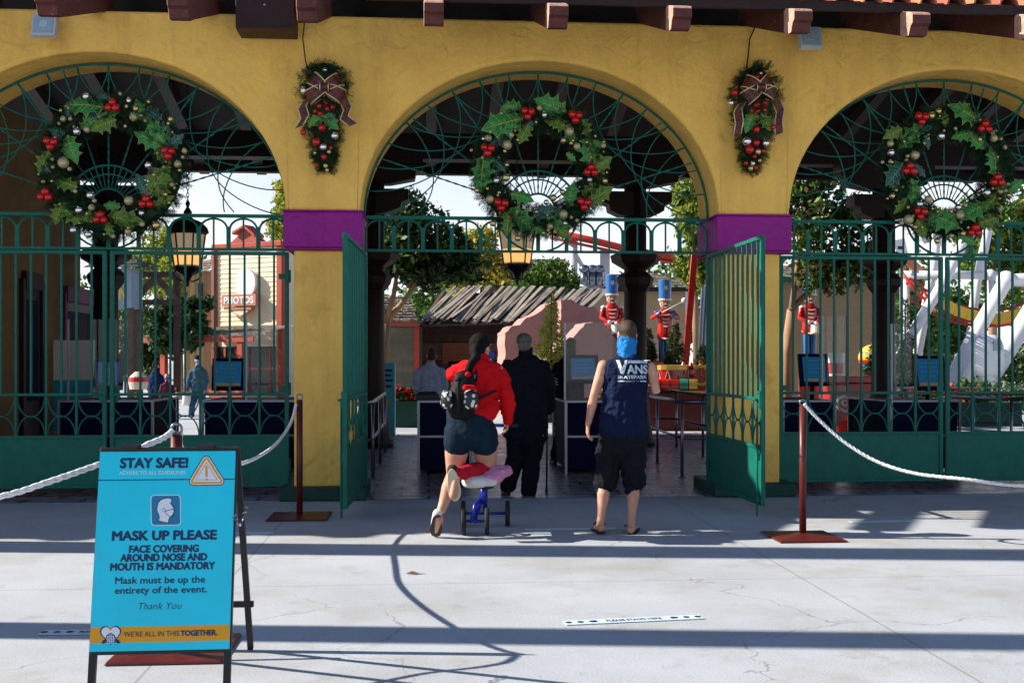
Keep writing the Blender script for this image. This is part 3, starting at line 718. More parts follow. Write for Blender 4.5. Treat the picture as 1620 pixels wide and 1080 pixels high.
# ------------------------------------------------------------------ floodlights and loudspeaker on the wall
FLG=mat('floodlight_lens',(.30,.42,.50),rough=.15,var=.1,coat=.4)
FLB=mat('floodlight_housing',(.50,.55,.58),rough=.45,var=.1)
def flood(label,px,py,yaw):
    c=P(px,py,WY-.22); f=thing('floodlight',label,'floodlight',c,group='floodlights on the yellow wall')
    M3=Euler((R(-14),0,yaw)).to_matrix()
    b=MB(); s=.125
    b.box((0,0,0),(2*s,.07,2*s),0,M3)
    for k in range(5): b.box(M3@Vector((-.09+k*.045,.055,0)),(.012,.05,.18),0,M3)
    b.build('housing',FLB,f,bevel=.008)
    g=MB(); g.box(M3@Vector((0,-.040,0)),(2*s-.05,.006,2*s-.05),0,M3); g.build('lens',FLG,f)
    r=MB(); r.box(M3@Vector((0,-.043,0)),(.075,.006,.075),0,M3); r.build('reflector',mat('flood_reflector',(.5,.6,.64),rough=.3,metal=.4),f)
    a=MB(); a.tube([(0,.04,0),(0,.12,.06),(0,.24,.06)],.014,8); a.b2(-.05,.05,.19,.217,.0,.12); a.build('bracket',FLB,f)
flood('square grey floodlight above the left arch at the eave',71,41,R(-4))
flood('square grey floodlight on the wall above the right arch',1281,61,R(3))
c=P(421,16,WY-.30); s_=thing('loudspeaker','brown rectangular loudspeaker box hung under the eave','loudspeaker',c)
SPK=mat('brown_speaker_case',(.045,.014,.014),rough=.55,var=.2)
MB().box((0,.08,0),(.60,.36,.46)).build('case',SPK,s_,bevel=.008)
g=MB(); g.box((0,-.106,0),(.56,.008,.42)); g.build('mesh_front',mat('speaker_mesh',(.030,.010,.010),rough=.7,var=.3,scale=60),s_)
MB().ell((0,-.112,.02),(.014,.006,.014),10).build('badge',STEEL,s_)
MB().bar((0,.1,.22),(0,.25,.5),.05,.03).build('mount',BLACKM,s_)
# ------------------------------------------------------------------ hanging lanterns
LGL=mat('frosted_lantern_glass',(.72,.68,.60),rough=.5,var=.15,emit=(1.0,.70,.32),est=.10)
LGW=mat('lantern_glow',(.9,.6,.3),rough=.5,var=0,emit=(1.0,.50,.14),est=.55)
def lantern(label,px,ytop,Y):
    c=P(px,ytop,Y); l=thing('lantern',label,'lantern',c,group='lanterns hanging under the pavilion roof')
    s=(P(px+1,ytop,Y)-P(px,ytop,Y)).length   # metres per photo pixel
    z=lambda y:-(y-ytop)*s
    cp=MB(); cp.lathe([(30*s,z(ytop+52)),(34*s,z(ytop+49)),(31*s,z(ytop+41)),(22*s,z(ytop+32)),(10*s,z(ytop+27)),(5*s,z(ytop+23)),(7*s,z(ytop+16)),(2*s,z(ytop+8)),(4*s,z(ytop+2)),(2*s,z(ytop-2))],(0,0,0),8)
    cp.build('cap',BLACKM,l)
    gl=MB(); gl.lathe([(27*s,z(ytop+52)),(20*s,z(ytop+104))],(0,0,0),6); gl.build('glass',LGL,l)
    fr=MB()
    for k in range(6):
        a=2*math.pi*k/6; fr.bar((28*s*math.cos(a),28*s*math.sin(a),z(ytop+52)),(21*s*math.cos(a),21*s*math.sin(a),z(ytop+105)),.022,.022)
    fr.lathe([(21*s,z(ytop+103)),(24*s,z(ytop+106)),(20*s,z(ytop+112)),(8*s,z(ytop+118)),(3*s,z(ytop+126)),(2*s,z(ytop+136))],(0,0,0),8)
    for k in range(4):
        a=math.pi/2*k+.4
        fr.tube([Vector((r_*s*math.cos(a),r_*s*math.sin(a),z(ytop+yy))) for r_,yy in ((18,108),(22,116),(16,124),(6,128),(3,122))],.012,6)
    fr.build('frame',BLACKM,l)
    b=MB(); b.lathe([(23.5*s,z(ytop+80)),(20.8*s,z(ytop+101))],(0,0,0),6); b.build('bulb_glow',LGW,l)
    ch=MB(); zt=3.2
    zc=0; kk=0
    while zc<5.9-c.z:
        pts=[Vector((.018*math.cos(t),0,.035*math.sin(t)+zc)) for t in [2*math.pi*j/8 for j in range(8)]]
        if kk%2: pts=[Vector((0,p.x,p.z)) for p in pts]
        ch.tube(pts,.006,5,closed=True); zc+=.055; kk+=1
    ch.build('chain',BLACKM,l)
lantern('black hanging lantern with a warm light behind the left iron gate',297,320,17.0)
lantern('black hanging lantern with a warm light below the middle wreath',818,314,17.0)
# ------------------------------------------------------------------ lettering
def text_pts(s,bold=0.0,shear=0.0,res=3):
    cu=bpy.data.curves.new('lettering','FONT'); cu.body=s; cu.size=1.0; cu.offset=bold; cu.shear=shear; cu.resolution_u=res
    ob=bpy.data.objects.new('lettering',cu); COL.objects.link(ob)
    dg=bpy.context.evaluated_depsgraph_get(); dg.update()
    me=bpy.data.meshes.new_from_object(ob.evaluated_get(dg))
    v=[tuple(p.co) for p in me.vertices]; f=[tuple(p.vertices) for p in me.polygons]
    bpy.data.objects.remove(ob); bpy.data.meshes.remove(me); bpy.data.curves.remove(cu)
    return v,f
def put_text(mb,s,fn,cx,cy,wd,h,bold=0.0,shear=0.0,m=0,cap=.70):
    """text centred on (cx,cy) in a plane, wd wide, caps h tall; fn(u,v)->point"""
    v,f=text_pts(s,bold,shear)
    x0=min(p[0] for p in v);x1=max(p[0] for p in v)
    y0,y1=(0,cap)
    sx=wd/(x1-x0);sy=h/(y1-y0)
    mb.add([fn(cx+(p[0]-(x0+x1)/2)*sx,cy+(p[1]-cap/2)*sy) for p in v],f,m)
# ------------------------------------------------------------------ A-frame sign
CYAN=mat('cyan_print',(.004,.62,.82),rough=.32,var=.07,scale=3,stain=((.05,.50,.66),5,.60),bump=.03,bscale=2)
ORG=mat('orange_print',(.72,.33,.012),rough=.4,var=.03)
LTB=mat('pale_print',(.48,.76,.86),rough=.4,var=0)
WHT=mat('white_print',(.72,.76,.84),rough=.4,var=0)
MIDB=mat('mid_blue_print',(.01,.19,.36),rough=.4,var=0)
sg=GD(266,5.10); sgrz=R(0.5)
sign=thing('sign_board','cyan A-frame sign reading MASK UP PLEASE in front of the rope','sign',sg,sgrz)
PH=.885; 
def pan(u,v,o=0.0):
    """u metres across, v metres up the panel, o metres out of its face"""
    t=v/PH; n=Vector((0,-.981,.192))
    return Vector((u,-.17*(1-t),.215+.872*t))+n*(o if o<0 else o*.12)
bd=MB(); hw=.305
bd.prism([(-hw,0),(hw,0),(hw,PH),(-hw,PH)],lambda u,v,t:pan(u,v,t),-.012,.0)
bd.build('panel',CYAN,sign)
fr=MB()
for s in (-1,1):
    fr.bar(pan(s*(hw-.010),PH+.012,-.030),pan(s*(hw-.010),-.225,-.030),.032,.03)
    fr.bar((s*(hw-.002),.045,1.10),(s*(hw-.025),.63,.012),.03,.03)
fr.bar(pan(-hw,PH+.010,-.014),pan(hw,PH+.010,-.014),.02,.02)
fr.bar((-hw,.052,1.085),(hw,.052,1.085),.02,.02); fr.bar((-hw-.01,.50,.27),(hw+.01,.50,.27),.025,.03)
fr.bar(pan(-hw,-.005,-.018),pan(hw,-.005,-.018),.02,.02)
fr.build('frame',BLACKM,sign,bevel=.003)
for s in (-1,1):
    h=MB(); h.box((s*.17,.015,1.107),(.075,.07,.016)); h.tube([(s*.17-.04,.015,1.112),(s*.17+.04,.015,1.112)],.009,8); h.build('hinge',BLACKM,sign)
ch=MB()
for k in range(9):
    t=k/8; p=Vector((hw+.012,-.10+.0,.80)).lerp(Vector((hw+.016,.21,.80)),t); p.z-=.06*math.sin(math.pi*t)
    ch.tube([p+Vector((.006*math.cos(a),.02*math.sin(a),.008*math.cos(a+k))) for a in [j*math.pi/4 for j in range(8)]],.0035,4,closed=True)
ch.build('chain',STEEL,sign)
UZ=PH/855.0
def zx(x,y):  # zoomed-photo coordinates -> panel u,v
    xl=110-65*(y-85)/855; xr=672-32*(y-85)/855
    return ((x-xl)/(xr-xl)-.5)*2*hw, (940-y)*UZ
def line(s,x0,x1,y,h,bold=0,shear=0,m=NAVYP,o=.004,name='lettering'):
    u0,v=zx(x0,y);u1,_=zx(x1,y); mb=MB(); hh=h*UZ; r=bold*hh
    for i in range(9 if bold>0 else 1):
        dx,dy=(0,0) if i==0 else (r*math.cos(i*math.pi/4),r*.8*math.sin(i*math.pi/4))
        put_text(mb,s,lambda u,w_:pan(u+dx,w_+dy,o+i*.0005),(u0+u1)/2,v,u1-u0-2*r,hh,-.002 if shear else 0,shear)
    return mb.build(name,m,sign)
line('STAY SAFE!',190,475,135,42,.085)
line('MASK UP PLEASE',150,592,452,39,.085)
line('FACE COVERING',220,515,510,30,.085)
line('AROUND NOSE AND',183,550,547,30,.085)
line('MOUTH IS MANDATORY',140,583,585,30,.085)
line('Mask must be up the',160,540,643,28,.04)
line('entirety of the event.',158,547,685,28,.04)
line('Thank You',257,440,753,28,0,.25)
line('ADHERE TO ALL GUIDELINES',187,462,178,17,.03,0,LTB,name='small_lettering')
def quad(mb,x0,y0,x1,y1,o,m=0):
    mb.add([pan(*zx(x0,y1),o),pan(*zx(x1,y1),o),pan(*zx(x1,y0),o),pan(*zx(x0,y0),o)],[(0,1,2,3)],m)
t=MB(); a=zx(106,210)[1]
t.add([pan(-hw,a-.0025,.0015),pan(hw,a-.0025,.0015),pan(hw,a+.0025,.0015),pan(-hw,a+.0025,.0015)],[(0,1,2,3)]); t.build('rule_line',NAVYP,sign)
b_=MB(); y0=(940-905)*UZ; y1=(940-838)*UZ
b_.add([pan(-hw,y0,.0015),pan(hw,y0,.0015),pan(hw,y1,.0015),pan(-hw,y1,.0015)],[(0,1,2,3)]); b_.build('orange_band',ORG,sign)
line("WE'RE ALL IN THIS",193,428,870,22,0,0,NAVYP,.02); line('TOGETHER.',433,590,870,22,.06,0,NAVYP,.02)
def shape(mb,pts,o,m=0):
    mb.add([pan(*zx(x,y),o) for x,y in pts],[tuple(range(len(pts)-1,-1,-1))],m)
def rtri(cx,cy,r,rr,n=6):
    out=[]
    for k in range(3):
        a=-math.pi/2+k*2*math.pi/3
        px,py=cx+r*math.cos(a)*1.02,cy+r*math.sin(a)
        for j in range(n+1):
            b=a-math.pi/3+2*math.pi/3*j/n; out.append((px+rr*math.cos(b),py+rr*math.sin(b)))
    return out
def rrect(x0,y0,x1,y1,r,n=5):
    out=[]
    for (cx,cy,a0) in ((x1-r,y0+r,-math.pi/2),(x1-r,y1-r,0),(x0+r,y1-r,math.pi/2),(x0+r,y0+r,math.pi)):
        for j in range(n+1): a=a0+math.pi/2*j/n; out.append((cx+r*math.cos(a),cy+r*math.sin(a)))
    return out
t=MB()
shape(t,rtri(550,187,62,20),.003,0); shape(t,rtri(550,187,62,16),.0045,1); shape(t,rtri(550,187,62,12),.006,2)
shape(t,rtri(550,187,62,3),.0075,1); shape(t,rtri(550,187,50,2),.009,2)
shape(t,rrect(546,152,554,202,3),.0105,1); shape(t,rrect(545,208,555,217,3),.0105,1)
t.build('warning_triangle',[NAVYP,WHT,ORG,WHT],sign)
# rebuild with white face / orange stroke / white centre
t=MB(); shape(t,rtri(550,187,46,1),.012,0); shape(t,rrect(545,150,555,200,3),.0135,1); shape(t,rrect(545,207,555,216,3),.0135,1)
t.build('warning_mark',[WHT,ORG],sign)
t=MB()
shape(t,rrect(314,276,441,411,16),.003,0); shape(t,rrect(318,280,437,407,13),.0045,1)
head=[(343,330),(347,312),(357,300),(372,294),(390,292),(402,296),(400,306),(396,314),(404,326),(410,336),(411,348),(408,362),(400,372),(392,374),(388,384),(386,397),(368,394),(348,388),(352,374),(348,360),(342,346)]
shape(t,[(x+(-3 if x<378 else 3),y+(-3 if y<345 else 3)) for x,y in head],.006,2); shape(t,head,.0075,3)
shape(t,[(376,346),(410,337),(412,350),(408,364),(396,374),(384,366),(376,356)],.009,2); shape(t,[(379,348),(409,340),(410,350),(406,362),(396,371),(386,364),(379,356)],.0105,3)
shape(t,rrect(364,334,376,352,6),.009,2); shape(t,rrect(366,336,374,350,4),.0105,3)
t.build('face_mask_icon',[LTB,MIDB,NAVYP,WHT],sign)
t=MB()
def heart(cx,cy,r):
    return [(cx+r*1.0*math.sin(a)**3,cy-r*(.82*math.cos(a)-.32*math.cos(2*a)-.13*math.cos(3*a)-.06*math.cos(4*a))) for a in [2*math.pi*j/36 for j in range(36)]]
hc=(137,868)
shape(t,heart(*hc,45),.006,0); shape(t,heart(*hc,39),.0075,1)
shape(t,[(98,905),(104,893),(114,888),(120,872),(137,862),(154,872),(161,888),(172,893),(178,905),(166,908),(150,897),(137,912),(122,897),(108,908)],.009,0)
shape(t,[(137+17*math.cos(a)*1.1,888+19*math.sin(a)) for a in [2*math.pi*j/16 for j in range(16)]],.0105,1)
for k in range(-2,3):
    quad(t,137+k*8-1,871,137+k*8+1,905,.012,0); quad(t,120,888+k*7-1,154,888+k*7+1,.012,0)
t.build('heart_emblem',[NAVYP,WHT],sign)

# ------------------------------------------------------------------ stanchions and ropes
def stanchion(label,g,ztop,rz=0):
    s_=thing('stanchion',label,'stanchion',g,rz,group='rope stanchions')
    b=MB(); h=.29
    b.add([(-h,-h,0.004),(h,-h,0.004),(h,h,0.004),(-h,h,0.004),(-h+.01,-h+.01,.018),(h-.01,-h+.01,.018),(h-.01,h-.01,.018),(-h+.01,h-.01,.018),(-.05,-.05,.042),(.05,-.05,.042),(.05,.05,.042),(-.05,.05,.042)],
        [(3,2,1,0),(0,1,5,4),(1,2,6,5),(2,3,7,6),(3,0,4,7),(4,5,9,8),(5,6,10,9),(6,7,11,10),(7,4,8,11),(8,9,10,11)])
    b.build('base_plate',MAROON,s_,bevel=.004)
    p=MB(); p.tube([(0,0,.03),(0,0,ztop-.03)],.030,12); p.build('pole',MAROON,s_,smooth=True)
    e=MB(); e.tube([(.028*math.cos(a),0,ztop+.028*math.sin(a)) for a in [2*math.pi*j/12 for j in range(12)]],.007,6,closed=True); e.build('eye_ring',STEEL,s_,smooth=True)
ROPE=mat('white_rope',(.74,.74,.73),rough=.8,var=.15,scale=40,bump=.5,bscale=60)
def rope(label,pts,cat='rope'):
    pts=[Vector(p) for p in pts]; sm=[]
    for i in range(len(pts)-1):
        p0=pts[max(i-1,0)];p1=pts[i];p2=pts[i+1];p3=pts[min(i+2,len(pts)-1)]
        for j in range(14):
            t=j/14; sm.append(.5*((2*p1)+(p2-p0)*t+(2*p0-5*p1+4*p2-p3)*t*t+(3*p1-p0-3*p2+p3)*t**3))
    sm.append(pts[-1]); o0=Vector(sm[0])
    mb=MB()
    # three twisted strands
    L=0;acc=[0]
    for a,b in zip(sm,sm[1:]): acc.append(acc[-1]+(b-a).length)
    for s in range(3):
        q=[]
        fine=[]
        for i in range(len(sm)-1):
            nst=max(1,int((acc[i+1]-acc[i])/.018))
            for j in range(nst):
                t=j/nst; fine.append((sm[i].lerp(sm[i+1],t),acc[i]+(acc[i+1]-acc[i])*t,(sm[i+1]-sm[i]).normalized()))
        for p,l,tg in fine:
            a=Vector((0,0,1)); a=(a-tg*tg.dot(a)).normalized(); b=tg.cross(a); th=l*46+s*2.094
            q.append(p+(a*math.cos(th)+b*math.sin(th))*.0075-o0)
        mb.tube(q,.0088,6)
    o=mb.build('rope',ROPE,smooth=True); o.location=o0
    return tag(o,label,cat,'white ropes between the stanchions')
sL=G(474,818); sM=G(279,1028); sR=G(1270,850)
stanchion('dark rope stanchion standing before the left yellow pier',sL,1.16)
stanchion('maroon rope stanchion half hidden behind the cyan sign',sM,1.15)
stanchion('maroon rope stanchion in the sun before the right open gate',sR,1.15)
sN=Dp(2010,572,8.4); sN.z=0
sW=Dp(-330,572,4.9); sW.z=0
stanchion('maroon rope stanchion beyond the right edge holding the right rope',sN,1.15)
stanchion('maroon rope stanchion beyond the left edge holding the left rope',sW,1.15)
rope('white rope sagging from the sunny right stanchion to the right edge',[sR+Vector((0,-.03,1.14)),Dp(1300,668,9.4),Dp(1340,702,9.35),Dp(1390,731,9.25),Dp(1450,749,9.1),Dp(1530,758,8.9),Dp(1620,768,8.75),Dp(1760,760,8.6),sN+Vector((0,0,1.13))])
rope('white rope hanging from the dark left stanchion to behind the sign',[sL+Vector((-.03,-.03,1.09)),Dp(462,664,10.5),Dp(449,687,10.2),Dp(430,708,9.7),Dp(405,724,9.0),Dp(378,734,8.2),Dp(345,738,7.5),Dp(315,730,6.8),Dp(290,712,6.1),Dp(284,698,5.85),sM+Vector((.02,0,1.13))])
rope('white rope running from the half hidden stanchion to the left edge',[sM+Vector((-.02,0,1.14)),Dp(258,693,5.62),Dp(236,702,5.55),Dp(215,712,5.5),Dp(160,733,5.4),Dp(80,761,5.2),Dp(0,785,5.05),Dp(-120,800,4.95),sW+Vector((0,0,1.13))])
# rope ends knotted round the middle pole
# ------------------------------------------------------------------ floor tape
TAPE=mat('pale_blue_floor_tape',(.55,.68,.74),rough=.5,var=.15,scale=12)
def tape(label,g0,g1,wd,txt=None):
    c=(g0+g1)/2; d=g1-g0; L=d.length; tp=thing('floor_tape',label,'floor tape',c,math.atan2(d.y,d.x),group='distance tapes on the concrete')
    MB().b2(-L/2,L/2,-wd/2,wd/2,.003,.006).build('strip',TAPE,tp)
    if txt:
        t=MB(); put_text(t,txt,lambda u,v:Vector((u,v,.0075)),0,0,L*.40,wd*.42,.02); t.build('lettering',NAVYP,tp)
        for s in (-1,1):
            t=MB()
            for k in range(3): t.add([(s*(L*.47-k*.07)+.02*math.cos(a),.02*math.sin(a),.0075) for a in [2*math.pi*j/10 for j in range(10)]],[tuple(range(10))])
            t.build('dot_marks',NAVYP,tp)
        t=MB(); put_text(t,'1',lambda u,v:Vector((u,v,.0075)),L*.28,0,.02,wd*.4,.01); t.build('numeral',NAVYP,tp); t=MB(); put_text(t,'1',lambda u,v:Vector((u,v,.0075)),-L*.28,0,.02,wd*.4,.01)
        t.build('numeral',NAVYP,tp)
tape('pale floor tape reading PLEASE STAND HERE on the sunny concrete',G(893,986),G(1110,976),.10,'PLEASE STAND HERE')
tape('pale floor tape half hidden behind the cyan sign',G(64,1001),G(270,999),.10,'PLEASE STAND HERE')
tape('pale floor tape in shade beside the man in flip-flops',G(829,838),G(975,836),.08)
tape('pale floor tape to the right of the sunny stanchion',G(1345,826),G(1440,824),.08)
tape('pale floor tape between the sign and the dark stanchion',G(372,844),G(432,843),.08)
lf=MB(); lf.add([(-.05,0,.005),(0,-.02,.018),(.06,.0,.006),(.0,.025,.02)],[(0,1,2,3)]); lf.add([(.02,.01,.004),(.09,.0,.012),(.07,.03,.005)],[(0,1,2)])
o=lf.build('dry_leaf',mat('dry_leaf_brown',(.22,.09,.03),rough=.8)); o.location=G(652,908); tag(o,'small curled brown leaf lying on the sunny concrete','leaf')
# two tall white ride columns left of the frame throw the long bars of shade
for (yy,r,lab) in ((9.75,.27,'tall white ride column left of the plaza, farther one'),(7.0,.19,'tall white ride column left of the plaza, nearer one')):
    o=MB(); o.lathe([(r+.14,0),(r+.14,.08),(r,.1),(r,13.0),(r*.8,13.1)],(0,0,0),20); o=o.build('ride_column',WHITEP,smooth=False); o.location=(-7.4,yy,0); tag(o,lab,'column')
# ------------------------------------------------------------------ people
SKIN=mat('skin',(.52,.27,.18),rough=.5,var=.20,scale=11,bump=.04,bscale=80)
SKIND=mat('tanned_skin',(.40,.19,.11),rough=.5,var=.10,scale=7,bump=.04,bscale=80)
HAIRB=mat('brown_hair',(.050,.026,.014),rough=.6,var=.5,scale=60,bump=.5,bscale=140,stretch=(1,1,.25))
HAIRK=mat('black_hair',(.006,.005,.005),rough=.8,spec=.15,var=.4,scale=60,bump=.5,bscale=120,stretch=(1,1,.2))
EYE=mat('eye',(.03,.02,.02),rough=.2,var=0)
def cloth(name,rgb,**k): return mat(name,rgb,rough=k.pop('rough',.85),spec=k.pop('spec',.12),var=k.pop('var',.18),scale=k.pop('scale',6),bump=.25,bscale=k.pop('bscale',160),**k)
WRK=bpy.data.textures.new('cloth_folds','CLOUDS'); WRK.noise_scale=.10; WRK.noise_depth=2
WRK2=bpy.data.textures.new('fine_folds','CLOUDS'); WRK2.noise_scale=.045; WRK2.noise_depth=2
def fuse(o,vox,sm=4,disp=0.0,tex=None):
    m=o.modifiers.new('fuse','REMESH'); m.mode='VOXEL'; m.voxel_size=vox; m.use_smooth_shade=True
    if sm:
        s=o.modifiers.new('smooth','SMOOTH'); s.factor=.5; s.iterations=sm
    if disp:
        d=o.modifiers.new('folds','DISPLACE'); d.texture=tex or WRK; d.strength=disp; d.mid_level=.5; d.texture_coords='LOCAL'
        if disp>.02 and tex is None:
            d=o.modifiers.new('creases','DISPLACE'); d.texture=WRK2; d.strength=disp*.55; d.mid_level=.5; d.texture_coords='LOCAL'
    return o
V=lambda *a:Vector(a)
def head_rot(yaw,pitch,roll=0): return Matrix.Rotation(yaw,3,'Z')@Matrix.Rotation(pitch,3,'X')@Matrix.Rotation(roll,3,'Y')
def head_mesh(mb,c,H,s=1.0):
    q=lambda x,y,z:c+H@Vector((x*s,y*s,z*s)); r=lambda a,b,d:(a*s,b*s,d*s)
    mb.ell(q(0,-.008,.02),r(.077,.097,.097),18,rot=H); mb.ell(q(0,.030,-.045),r(.062,.066,.075),16,rot=H); mb.ell(q(0,.052,-.088),r(.036,.040,.032),12,rot=H)
    mb.limb([q(0,.090,.012),q(0,.108,-.030)],[.009*s,.015*s],8); mb.ell(q(0,.080,.035),r(.055,.018,.012),10,rot=H)
    for k in (-1,1):
        mb.ell(q(k*.078,-.004,-.012),r(.011,.022,.034),10,rot=H); mb.ell(q(k*.040,.070,-.03),r(.024,.022,.024),10,rot=H)
    mb.limb([q(-.022,.090,-.066),q(.022,.090,-.066)],[.008*s,.008*s],8)
def face_bits(parent,c,H,s=1.0):
    mb=MB()
    for k in (-1,1): mb.ell(c+H@V(k*.031*s,.088*s,.012*s),(.013*s,.009*s,.008*s),10,rot=H)
    mb.build('eyes',EYE,parent,smooth=True)
def hand(mb,w_,d,pn,curl=.35,s=1.0,thumb=1):
    d=d.normalized(); pn=(pn-d*pn.dot(d)).normalized(); ac=d.cross(pn)*thumb
    mb.limb([w_-d*.02*s,w_+d*.03*s,w_+d*.085*s],[(.026*s,.018*s),(.037*s,.017*s),(.039*s,.014*s)],12,ref=ac)
    L=[.070,.080,.074,.058]
    for k in range(4):
        p=w_+d*(.085-.004*abs(k-1.2))*s+ac*(.030-.0205*k)*s; pts=[p-d*.015*s,p]; dd=Vector(d)
        dd=(dd+ac*(.10-.07*k)).normalized()
        for j in range(3):
            th=curl*(.6+.3*j)+.06*k; dd=(dd*math.cos(th)+pn*math.sin(th)).normalized(); pts.append(pts[-1]+dd*L[k]*s*(.44,.32,.26)[j])
        mb.limb(pts,[.0100*s,.0096*s,.0090*s,.0082*s,.0070*s],8,ref=ac)
    p=w_+d*.022*s+ac*.026*s; t1=(d*.75+ac*.65+pn*.25).normalized(); t2=(d*.95+ac*.2+pn*.35).normalized()
    mb.limb([p-t1*.01*s,p+t1*.032*s,p+t1*.032*s+t2*.030*s],[.014*s,.0115*s,.009*s],8,ref=pn)
def arm(mb,sh,el,wr,k=1.0):
    mb.limb([sh,sh.lerp(el,.45),el,el.lerp(wr,.35),wr],[.052*k,.047*k,.038*k,.041*k,.027*k],14)
def leg(mb,hip,kn,an,k=1.0,back=V(0,-1,0)):
    c=kn.lerp(an,.32)+back*.022
    mb.limb([hip,hip.lerp(kn,.5),kn,c,kn.lerp(an,.7)+back*.008,an],[.088*k,.072*k,.054*k,.056*k,.038*k,.034*k],16)
def foot(mb,an,toe,k=1.0,w_=1.0,h=1.0):
    d=(toe-an); up=V(0,0,1)
    heel=an-V(d.x,d.y,0).normalized()*.035*k; heel.z=an.z-.045
    mb.limb([heel,heel.lerp(toe,.5)+V(0,0,.012),toe],[(.033*k*w_,.036*k*h),(.042*k*w_,.034*k*h),(.040*k*w_,.020*k*h)],12,ref=V(-d.y,d.x,0) if abs(d.x)+abs(d.y)>.03 else V(1,0,0))
    mb.limb([an+V(0,0,.02),heel.lerp(toe,.2)],[.036*k,.036*k],10)
def torso(mb,pts,rs,n=20,ref=V(1,0,0)): mb.limb(pts,rs,n,ref=ref)

# --- man in the sleeveless navy shirt ---------------------------------------
def man_tank():
    g=G(985,843); S=1/180.6
    X=lambda px:(px-985)*S
    Z=lambda py:(843-py)*S
    pr=thing('person','man from behind in sleeveless navy shirt, blue neck gaiter and flip-flops','person',(g.x,g.y,0),-R(4))
    c=V(X(993),.04,Z(528.5)); H=head_rot(R(8),R(-4))
    b=MB(); head_mesh(b,c,H,1.02)
    b.limb([V(X(991),.0,Z(575)),V(X(992),.015,Z(545))],[.062,.060],14)
    shL=V(X(955),0,Z(578)); elL=V(X(940),-.03,Z(624)); wrL=V(X(931),.03,Z(670))
    arm(b,shL,elL,wrL,1.02); hand(b,wrL,V(-.05,.12,-1),V(1,.1,0),.42,1.03,thumb=-1)
    shR=V(X(1028),0,Z(580)); elR=V(X(1037),-.03,Z(619)); wrR=V(X(1028),.22,Z(614))
    arm(b,shR,elR,wrR,1.0); hand(b,wrR,V(-.2,1,.1),V(-1,-.2,0),.5,1.0,thumb=1)
    b.limb([V(X(985),0,Z(690)),V(X(988),0,Z(630)),V(X(991),0,Z(582))],[(.16,.10),(.16,.10),(.15,.09)],18)
    hpL,knL,anL=V(X(968),0,Z(690)),V(X(957),.04,Z(762)),V(X(949),-.06,Z(824))
    hpR,knR,anR=V(X(1000),0,Z(690)),V(X(1003),.03,Z(764)),V(X(998),-.02,Z(828))
    leg(b,hpL,knL,anL); leg(b,hpR,knR,anR)
    foot(b,anL,anL+V(-.02,.19,-.075),1.0); foot(b,anR,anR+V(.05,.19,-.055),1.0)
    fuse(b.build('body',SKIN,pr,smooth=True),.0052,3); face_bits(pr,c,H,1.02)
    hr=MB(); q=lambda x,y,z:c+H@V(x,y,z)
    hr.ell(q(0,-.018,.030),(.083,.098,.096),18,rot=H); hr.ell(q(0,-.040,-.030),(.074,.070,.060),14,rot=H)
    fuse(hr.build('hair',HAIRB,pr,smooth=True),.008,3,.006,WRK2)
    ga=MB(); ga.limb([V(X(991),-.005,Z(568)),V(X(991),.0,Z(558)),V(X(992),.015,Z(549)),V(X(993),.03,Z(540))],[(.088,.085),(.080,.082),(.082,.095),(.086,.108)],20)
    GB=cloth('bright_blue_knit',(.012,.19,.50),rough=.6)
    fuse(ga.build('neck_gaiter',GB,pr,smooth=True),.007,2,.030,WRK2)
    sh=MB()
    torso(sh,[V(X(986),0,Z(686)),V(X(986),0,Z(660)),V(X(988),-.005,Z(625)),V(X(990),-.005,Z(596)),V(X(991),-.005,Z(579)),V(X(991),0,Z(569)),V(X(991),0,Z(562))],[(.212,.142),(.205,.140),(.198,.138),(.202,.135),(.190,.115),(.135,.095),(.088,.080)])
    sh.limb([V(X(961),0,Z(579)),V(X(1023),0,Z(580))],[(.050,.060),(.050,.060)],12,ref=V(0,1,0))
    SHB=cloth('navy_cotton',(.006,.012,.042))
    so=fuse(sh.build('sleeveless_shirt',SHB,pr,smooth=True),.008,2,.055)
    # print on the back
    t=MB(); x0,x1=X(973),X(1024); fn=lambda u,v:V(u,-.3,v)
    t.add([fn(x,z) for x,z in ((X(973.5),Z(570)),(X(978.5),Z(570)),(X(982),Z(582)),(X(987),Z(570)),(X(991),Z(570)),(X(984.5),Z(591)),(X(980),Z(591)))],[(0,6,2,1),(2,6,5),(2,5,4,3)])
    t.add([fn(x,z) for x,z in ((X(992),Z(570)),(X(1023),Z(570)),(X(1023),Z(575)),(X(990.5),Z(575)))],[(0,3,2,1)])
    put_text(t,'ANS',fn,(X(989)+X(1023))/2,Z(584),X(1023)-X(989),.072,.035)
    put_text(t,'SKATEPARK',fn,(X(975)+X(1021))/2,Z(596),X(1021)-X(975),.028,.02)
    for a,c_ in ((975,985.5),(1010,1020)): t.add([fn(X(a),Z(601.6)),fn(X(c_),Z(601.6)),fn(X(c_),Z(603.4)),fn(X(a),Z(603.4))],[(0,3,2,1)])
    put_text(t,'ORANGE, CA',fn,X(997.5),Z(602.5),X(1008)-X(987),.008,.01)
    po=t.build('shirt_print',mat('pale_grey_print',(.50,.60,.70),rough=.7,var=.1,scale=30),pr)
    sd=po.modifiers.new('fine','SUBSURF'); sd.subdivision_type='SIMPLE'; sd.levels=2; sd.render_levels=2
    sw=po.modifiers.new('wrap','SHRINKWRAP'); sw.target=so; sw.wrap_method='PROJECT'; sw.use_project_y=True; sw.use_project_x=False; sw.use_project_z=False; sw.use_positive_direction=True; sw.use_negative_direction=False; sw.offset=.004; sw.wrap_mode='ABOVE_SURFACE'
    st=MB(); SHO=cloth('charcoal_twill',(.009,.0095,.014))
